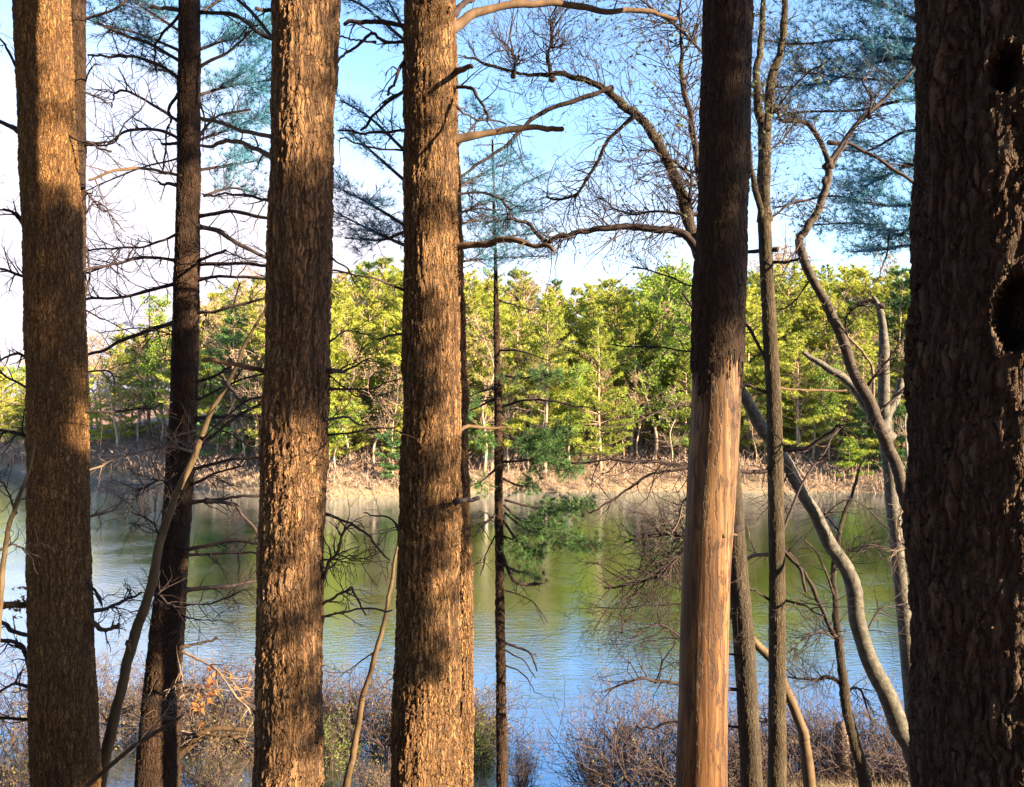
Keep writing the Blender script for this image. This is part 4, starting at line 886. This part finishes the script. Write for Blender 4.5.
# ------------------------------------------------------------------ shrubs on the near water's edge
def shrub_mesh(seed, h, w_, stems, mat, bud, nb, size):
    R = random.Random(seed); buf = Buf(); tips = []
    for s in range(stems):
        a = R.uniform(0, 6.283); rr = w_ * 0.28 * math.sqrt(R.random())
        d = np.array([math.cos(a) * R.uniform(0.1, 0.75), math.sin(a) * R.uniform(0.1, 0.75), 1.0])
        twig(buf, (math.cos(a) * rr, math.sin(a) * rr, -0.15), d, h * R.uniform(0.55, 1.05), R.uniform(0.007, 0.014), 2, R, 5, 0.25, tips, 0.3, 0.0045, 4)
    o = ("m", buf, tips)
    return buf, tips, R
SHB = {}
def shrub(px, py, top, label, kind, group=None, seed=0, sx=1.0):
    """foot at pixel (px, py) on the water's edge, reaching up to row top"""
    d = (CAMZ - 0.0) * F / (py - CY); p = W(px, py, d); z = max(gz(p.x, p.y), -0.05)
    h = (py - top) / F * d
    mats = {"grey": (SHRUB, SHRUBBUD, 260), "red": (SHRUB_RED, SHRUBBUD, 60), "bud": (SHRUB, SHRUBBUD, 900), "green": (SHRUB, SHRUBGREEN, 1300)}[kind]
    root = empty("shrub", (p.x, p.y, z), label, "shrub", group)
    buf, tips, R = shrub_mesh(seed + 11, h * 0.8, h * sx, {"grey": 44, "red": 46, "bud": 40, "green": 30}[kind], mats[0], mats[1], mats[2], 0.03)
    Vv = np.concatenate(buf.V); Vv[:, 0] *= sx; Vv[:, 1] *= sx
    o = mesh_np("stems", Vv, np.concatenate(buf.F), mats[0], root, org=(0, 0, 0))
    pp = []; dv = []
    for _ in range(mats[2]):
        q_, d_ = R.choice(tips); q_ = np.array(q_) * np.array([sx, sx, 1]); pp.append(q_ + rv(R) * 0.03); dv.append(unit(d_ + rv(R) * 0.8))
    V_, F_a = blades(pp, dv, 2, 0.05, 0.03, R.randint(0, 9999), 0.6)
    mesh_np("foliage", V_, F_a, mats[1], root, org=(0, 0, 0))
    return root
SG = "leafless shrubs along the near water's edge"
for i, (px, py, top, kind, sx, label) in enumerate([
        (12, 752, 655, "bud", 1.2, "shrub with yellow-green buds at the left edge below the thick leftmost trunk"),
        (108, 742, 662, "bud", 1.0, "budding shrub in the water between the thick leftmost trunk and the leaning sapling"),
        (138, 728, 650, "bud", 0.9, "yellowish shrub directly left of the foot of the dark leaning trunk"),
        (205, 722, 655, "grey", 1.1, "grey bare shrub behind the orange dry leaves right of the leaning trunk"),
        (243, 726, 652, "grey", 1.0, "purple-grey bare shrub against the left side of the thick trunk left of centre"),
        (335, 735, 668, "grey", 1.0, "grey bare shrub against the right side of the thick trunk left of centre"),
        (368, 728, 662, "bud", 1.2, "pale budding shrub in the water behind the thin slanting stem"),
        (335, 762, 705, "green", 0.9, "low shrub with fresh green leaves left of the thin slanting stem"),
        (390, 752, 690, "grey", 0.9, "dark bare shrub against the left side of the thick centre trunk"),
        (480, 738, 676, "bud", 0.9, "pinkish budding shrub between the slim sunlit trunk and the evergreen sapling"),
        (478, 760, 712, "green", 0.7, "small green-leaved shrub at the foot of the slim sunlit trunk"),
        (522, 800, 715, "red", 0.42, "reddish bare shrub just right of the evergreen sapling"),
        (598, 806, 705, "grey", 0.5, "bare shrub at the open blue water left of the snag"),
        (628, 800, 672, "grey", 1.0, "tall twiggy grey shrub left of the snag"),
        (660, 806, 682, "red", 1.0, "reddish twiggy shrub pressed against the left of the snag"),
        (733, 800, 705, "red", 0.8, "reddish shrub in the gap between the snag and the grey tree behind it"),
        (768, 780, 700, "red", 0.8, "pink-stemmed shrub between the two slim grey trunks right of the snag"),
        (800, 790, 690, "red", 1.0, "pink-stemmed shrub around the foot of the short leaning stem"),
        (832, 795, 705, "red", 1.0, "reddish shrub left of the foot of the thin dark crooked sapling"),
        (870, 785, 690, "grey", 1.0, "purple-grey shrub between the crooked sapling and the leaning birch"),
        (896, 800, 715, "red", 0.9, "reddish shrub in front of the foot of the leaning birch"),
        (22, 800, 712, "bud", 0.9, "olive budding shrub in the bottom left corner"),
        (212, 806, 748, "grey", 0.9, "low grey tangle at the bottom edge beneath the forked dead limb"),
        (372, 806, 752, "grey", 0.8, "low grey tangle at the bottom edge beside the thin slanting stem"),
        (60, 735, 650, "grey", 1.0, "grey bare shrub mostly hidden behind the foot of the thick leftmost trunk"),
        (175, 742, 672, "grey", 1.0, "grey bare shrub behind the foot of the dark leaning trunk"),
        (228, 752, 690, "bud", 0.8, "low budding shrub standing in the water right of the forked dead limb"),
        (290, 735, 660, "grey", 1.0, "grey bare shrub mostly hidden behind the thick trunk left of the centre"),
        (425, 748, 676, "grey", 1.1, "grey bare shrub mostly hidden behind the thick centre trunk"),
        (700, 805, 690, "grey", 1.0, "grey bare shrub mostly hidden behind the barkless snag"),
        (945, 795, 690, "grey", 1.0, "grey bare shrub mostly hidden behind the massive right trunk"),
        (760, 815, 745, "grey", 0.9, "low grey shrub at the bottom edge between the grey trunks")]):
    shrub(px, py, top, label, kind, SG, i * 7, sx)

# pale stump among the shrubs at right
d = 15.6; p = W(843, 745, d); zg = gz(p.x, p.y)
st = empty("tree_stump", (p.x, p.y, zg), "small pale sunlit stump among the reddish shrubs at lower right", "stump")
n = 18; hh = W(0, 727, d).z - zg
zs = np.linspace(-0.1, hh, n); buf = Buf()
buf.tube(np.stack([np.full(n, 0.0) + 0.02 * np.sin(zs * 5), np.zeros(n), zs], 1), 0.13 * (1 + 0.35 * np.exp(-(zs + 0.1) / 0.2)), 20); buf.build("trunk", PALETWIG, st, org=(0, 0, 0))
a = np.arange(20) * 2 * math.pi / 20
mesh_np("cut_top", np.concatenate([[[0, 0, hh + 0.02]], np.stack([0.13 * np.cos(a), 0.13 * np.sin(a), np.full(20, hh - 0.002)], 1)]), np.array([[0, k + 1, (k + 1) % 20 + 1] for k in range(20)]), PALETWIG, st, org=(0, 0, 0))

# dry grass on the near bank, right
R = random.Random(5); pp = []; dv = []
for _ in range(5200):
    x = R.uniform(2.2, 10.5); y = R.uniform(12.5, 17.2); z = gz(x, y)
    if z < -0.05: continue
    pp.append((x, y, z - 0.02)); dv.append((R.gauss(0, 0.5), R.gauss(0, 0.5), 1))
V_, Fa = blades(pp, dv, 3, 0.4, 0.012, 9, 0.35)
tag(mesh_np("dry_grass", V_, Fa, GRASS), "dry tan grass on the near bank at lower right", "grass", kind="stuff")

# ------------------------------------------------------------------ the far forest
def pine_variant(seed, H, Wd, low, dens=1.0):
    R = random.Random(seed); tb = Buf(); pp = []; dv = []
    tb.tube([(0.05 * math.sin(z * 0.6 + seed), 0.05 * math.cos(z * 0.5), z) for z in np.linspace(-0.5, H * 0.97, 16)], np.linspace(H * 0.012 + 0.03, 0.03, 16), 8)
    z = H * low
    while z < H * 0.99:
        u = max(0.0, (z / H - low) / (1 - low))
        Lm = Wd * (0.35 + 0.65 * math.sin(math.pi * min(1, 0.28 + u * 0.55))) * (1 - u ** 2.4) + 0.3
        nb = R.randint(4, 6); a0 = R.uniform(0, 6.28)
        for b in range(nb):
            if R.random() < 0.14: continue
            a = a0 + b * 6.283 / nb + R.gauss(0, 0.25); L = Lm * R.uniform(0.55, 1.15); rise = 0.1 + 0.55 * u + R.gauss(0, 0.1)
            e = np.array([math.cos(a), math.sin(a), rise]); zb = z + R.gauss(0, 0.15)
            tb.tube([(0, 0, zb), e * L * 0.5 + (0, 0, zb), e * L + (0, 0, zb + 0.1 * L)], [0.04, 0.025, 0.012], 4)
            n = int(L * 21 * dens)
            for k in range(n):
                s = R.uniform(0.3, 1.05); wd = 0.42 * L * s
                side = np.array([-math.sin(a), math.cos(a), 0]) * R.gauss(0, 0.5) * wd
                p = e * L * s + (0, 0, zb + 0.1 * L * s + abs(R.gauss(0, 0.085))) + side
                pp.append(p); dv.append(unit(np.array([math.cos(a), math.sin(a), 0.5]) + rv(R) * 0.4))
        z += R.uniform(0.85, 1.3) * (1 if u < 0.7 else 0.6)
    V, Fa = blades(pp, dv, 7, 0.40, 0.075, seed, 0.5)
    return tb, (V, Fa)
def bare_variant(seed, H, budn):
    R = random.Random(seed); tb = Buf(); cb = Buf(); tips = []
    path = smooth_path([(R.gauss(0, 0.25) * k, R.gauss(0, 0.25) * k, H * k * 0.25) for k in range(5)], 4); path[0][2] = -0.5
    tb.tube(path, np.linspace(H * 0.011 + 0.02, 0.025, len(path)), 7)
    for k in range(26):
        i = R.randint(int(len(path) * 0.35), len(path) - 1); a = R.uniform(0, 6.28)
        L = H * 0.24 * R.uniform(0.5, 1.1) * (1.25 - 0.6 * i / len(path))
        twig(cb, path[i], (math.cos(a), math.sin(a), R.uniform(0.5, 1.4)), L, 0.035, 2, R, 4, 0.3, tips, 0.28, 0.012, 4)
    pp = []; dv = []
    for _ in range(budn):
        p, d = R.choice(tips); pp.append(p + rv(R) * 0.15); dv.append(unit(d + rv(R)))
    return tb, cb, (blades(pp, dv, 3, 0.2, 0.12, seed, 0.8) if budn else None)

PROTO = {}
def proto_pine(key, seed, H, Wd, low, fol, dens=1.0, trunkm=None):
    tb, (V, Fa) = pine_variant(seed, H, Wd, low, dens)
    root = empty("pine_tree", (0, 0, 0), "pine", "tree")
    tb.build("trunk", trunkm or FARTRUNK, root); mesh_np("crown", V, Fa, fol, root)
    PROTO[key] = (root, H)
def proto_bare(key, seed, H, budn, fol, trunkm):
    tb, cb, lv = bare_variant(seed, H, budn)
    root = empty("bare_tree", (0, 0, 0), "tree", "tree")
    tb.build("trunk", trunkm, root)
    if lv is None: cb.build("crown", FARTWIG, root)
    else:
        c = cb.build("crown", FARTWIG, root); mesh_np("leaves", lv[0], lv[1], fol, c)
    PROTO[key] = (root, H)
for s, (H, Wd, low) in enumerate([(16, 3.4, 0.16), (17, 3.0, 0.26), (15, 3.6, 0.10), (18, 3.2, 0.32)]):
    proto_pine(("pine", s), 40 + s, H, Wd, low, FARPINE, 1.0)
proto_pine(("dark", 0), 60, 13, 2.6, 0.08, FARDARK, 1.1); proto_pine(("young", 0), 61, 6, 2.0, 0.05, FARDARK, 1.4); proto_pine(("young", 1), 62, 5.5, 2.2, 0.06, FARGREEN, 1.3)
for s in range(3): proto_bare(("bare", s), 70 + s, 13, 260, FARBUD, FARTRUNK)
proto_bare(("pale", 0), 76, 13, 60, FARBUD, FARPALE); proto_bare(("pale", 1), 77, 14, 0, FARBUD, FARPALE)
for s in range(2): proto_bare(("leafy", s), 80 + s, 11, 2600, FARGREEN, FARTRUNK)

USED = set()
LBL = {"pine": ("pine_tree", "tall pine with sunlit yellow-green boughs in the forest across the pond", "sunlit pines across the pond"),
       "dark": ("pine_tree", "dark green pine in the forest across the pond", "dark pines across the pond"),
       "young": ("young_pine", "short young pine low on the far shore", "young pines on the far shore"),
       "bare": ("bare_tree", "leafless tree with a tan-pink twiggy crown across the pond", "leafless trees across the pond"),
       "pale": ("bare_tree", "leafless tree with a pale straight trunk across the pond", "pale-trunked trees across the pond"),
       "leafy": ("leafing_tree", "tree with fresh bright green leaves across the pond", "leafing trees across the pond")}
def copy_tree(o, parent=None):
    c = o.copy(); SC.collection.objects.link(c)
    c.parent = parent
    for ch in o.children: copy_tree(ch, c)
    return c
FR = random.Random(99)
def plant(key, px, s, hpx=None, scale=None, label=None):
    """a far tree standing s metres behind the far waterline in the direction of pixel column px"""
    D = float(np.interp(px, SH_PX, SH_D)) + s
    x = (px - CX) / F * D; z = gz(x, D)
    root, H = PROTO[key]
    if hpx is not None: scale = (CAMZ + (CY - hpx) / F * D - z) / H
    c = root if key not in USED else copy_tree(root)
    USED.add(key)
    c.location = (x, D, z - 0.05); c.rotation_euler = (FR.gauss(0, 0.02), FR.gauss(0, 0.02), FR.uniform(0, 6.28)); c.scale = (scale * FR.uniform(0.9, 1.15),) * 2 + (scale,)
    nm, lb, gr = LBL[key[0]]; c.name = nm
    tag(c, label or lb, "tree", None if label else gr)
    return c
def topline(px): return float(np.interp(px, [0, 60, 110, 160, 210, 260, 340, 420, 500, 600, 680, 760, 850, 910, 1000], [352, 350, 330, 318, 296, 284, 268, 268, 276, 282, 272, 268, 272, 268, 266]))
# rows of pines from the back to the waterline
for s, step, jit in [(46, 17, 10), (30, 18, 12), (18, 20, 14), (9, 24, 16)]:
    px = 225.0 + FR.uniform(0, step)
    while px < 1030:
        p = px + FR.uniform(-jit, jit) * 0.6
        t = topline(p) + FR.uniform(-9, 16) + (0 if s > 25 else FR.uniform(0, 26) if s > 12 else FR.uniform(20, 75))
        k = FR.random()
        key = ("pine", FR.randint(0, 3)) if k < 0.84 else ("dark", 0) if k < 0.90 else ("bare", FR.randint(0, 2))
        plant(key, p, s + FR.uniform(-4, 4), hpx=t); px += step * FR.uniform(0.75, 1.25)
# a low, bushy front row close to the waterline
px = 330.0
while px < 1010:
    p = px + FR.uniform(-8, 8)
    if FR.random() < 0.85: plant(("pine", FR.choice([0, 2])), p, FR.uniform(5, 11), hpx=FR.uniform(325, 385))
    px += FR.uniform(15, 26)
# left: mostly leafless, lower, farther; a few pines
for s, step in [(40, 16), (22, 16), (8, 15)]:
    px = -25.0
    while px < 300:
        k = FR.random(); t = topline(px) + FR.uniform(-4, 22) + (0 if s > 20 else 12)
        key = ("bare", FR.randint(0, 2)) if k < 0.40 else ("pale", FR.randint(0, 1)) if k < 0.52 else ("pine", FR.randint(0, 3)) if k < 0.93 else ("leafy", 0)
        plant(key, px + FR.uniform(-6, 6), s + FR.uniform(-5, 5), hpx=t); px += step * FR.uniform(0.75, 1.25)
# along the shore: leafless and pale trunks, fresh green leaves
for px in range(200, 1000, 22):
    k = FR.random(); p = px + FR.uniform(-9, 9)
    key = ("bare", FR.randint(0, 2)) if k < 0.38 else ("pale", FR.randint(0, 1)) if k < 0.80 else ("leafy", FR.randint(0, 1))
    plant(key, p, FR.uniform(3, 7), hpx=FR.uniform(330, 400) if key[0] != "leafy" else FR.uniform(370, 410))
plant(("leafy", 0), 655, 5, hpx=340, label="bright green leafing tree on the far shore just left of the snag")
plant(("leafy", 1), 690, 8, hpx=300); plant(("leafy", 1), 640, 12, hpx=285)
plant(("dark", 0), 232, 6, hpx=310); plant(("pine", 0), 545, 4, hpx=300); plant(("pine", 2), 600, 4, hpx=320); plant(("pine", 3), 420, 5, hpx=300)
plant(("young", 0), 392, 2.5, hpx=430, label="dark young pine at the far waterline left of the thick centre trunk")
plant(("young", 0), 866, 5, hpx=392); plant(("young", 0), 893, 4, hpx=400); plant(("young", 1), 850, 3, hpx=440, label="small vivid green pine at the far waterline beside the crooked thin birch")
plant(("young", 1), 700, 5, hpx=400); plant(("young", 0), 330, 8, hpx=400)

# the wood the photographer stands in: pines to either side and behind, out of view, that close in the light
for k, (x, y, sc) in enumerate([(-13.5, 2.5, 1.15), (-19, 9.0, 1.1), (-8.0, -2.0, 1.2), (-3.5, -6.5, 1.2), (3.0, -12.0, 1.2), (-13, -5, 1.2), (-7, -13, 1.2), (8.0, -12.0, 1.2), (14.0, -12.0, 1.2), (-16, 4, 1.1)]):
    key = ("pine", (0, 2, 3)[k % 3]); c = copy_tree(PROTO[key][0]); c.name = "pine_tree"
    c.location = (x, y, gz(x, y) - 0.1); c.rotation_euler = (0, 0, k * 1.3); c.scale = (sc * 1.15, sc * 1.15, sc)
    tag(c, "tall pine of the wood around the viewpoint, outside the picture", "tree", "pines of the near wood outside the picture")
for root, px, d, key in ((A, 41, dA, 0), (C_, 307, dC, 2), (D_, 430, dD, 3), (O_, 1012, dO, 0), (D2, 446, dD2, 1), (B, 192, dB, 1)):
    c = PROTO[("pine", key)][0].children[1].copy(); SC.collection.objects.link(c); c.name = "crown"; c.parent = root   # their own crowns, high over the frame
    top = W(px, -300, d)
    c.location = (top.x - root.location.x, 0, top.z + 2.0 - root.location.z); c.scale = (0.8, 0.8, 0.6)

# tangled brush along the far bank: one mass
R = random.Random(31); buf = Buf(); pp = []; dv = []
for _ in range(4200):
    px = R.uniform(-30, 1040); s = abs(R.gauss(0, 9)) + 0.5
    D = float(np.interp(px, SH_PX, SH_D)) + s; x = (px - CX) / F * D; z = gz(x, D); h = R.uniform(0.4, 1.6) * (0.5 if s < 4 and 180 < px < 640 else 1)
    a = R.uniform(0, 6.28); l = R.uniform(0.1, 0.6)
    buf.tube([(x, D, z - 0.05), (x + math.cos(a) * l * h * 0.5, D + math.sin(a) * l * h * 0.5, z + h * 0.6), (x + math.cos(a) * l * h * 1.3, D + math.sin(a) * l * h, z + h)], [0.03, 0.022, 0.01], 3)
    for q in range(5):
        pp.append((x + R.gauss(0, 0.35) * h, D + R.gauss(0, 0.35) * h, z + h * R.uniform(0.4, 1.05))); dv.append(unit(rv(R) + np.array([0, 0, 0.8])))
for _ in range(4200):
    px = R.uniform(-40, 235); s = R.uniform(0.6, 34); D = float(np.interp(px, SH_PX, SH_D)) + s; x = (px - CX) / F * D; z = gz(x, D); h = R.uniform(0.5, 2.2)
    a = R.uniform(0, 6.28); l = R.uniform(0.1, 0.5)
    buf.tube([(x, D, z - 0.05), (x + math.cos(a) * l * h * 0.5, D + math.sin(a) * l * h * 0.5, z + h * 0.6), (x + math.cos(a) * l * h * 1.3, D + math.sin(a) * l * h, z + h)], [0.03, 0.022, 0.01], 3)
    for q in range(4):
        pp.append((x + R.gauss(0, 0.35) * h, D + R.gauss(0, 0.35) * h, z + h * R.uniform(0.4, 1.05))); dv.append(unit(rv(R) + np.array([0, 0, 0.8])))
V1 = np.concatenate(buf.V); F1 = np.concatenate(buf.F)
V2, F2 = blades(pp, dv, 3, 0.4, 0.035, 3, 0.7)
ob = mesh_np("brush", np.concatenate([V1, V2]), [F1, F2 + len(V1)], FARTWIG)
pp = []; dv = []
for _ in range(9000):
    px = R.uniform(-30, 1040); s = R.uniform(-0.5, 5.5); D = float(np.interp(px, SH_PX, SH_D)) + s; x = (px - CX) / F * D; z = gz(x, D)
    if z < -0.1: continue
    pp.append((x, D, z - 0.05)); dv.append((R.gauss(0, 0.35), R.gauss(0, 0.35), 1))
V_, Fa = blades(pp, dv, 4, 0.36, 0.045, 19, 0.35)
tag(mesh_np("bank_grass", V_, Fa, GRASS), "pale dry grass along the far waterline", "grass", kind="stuff")
tag(ob, "tangled bare brush along the far bank", "brush", kind="stuff")
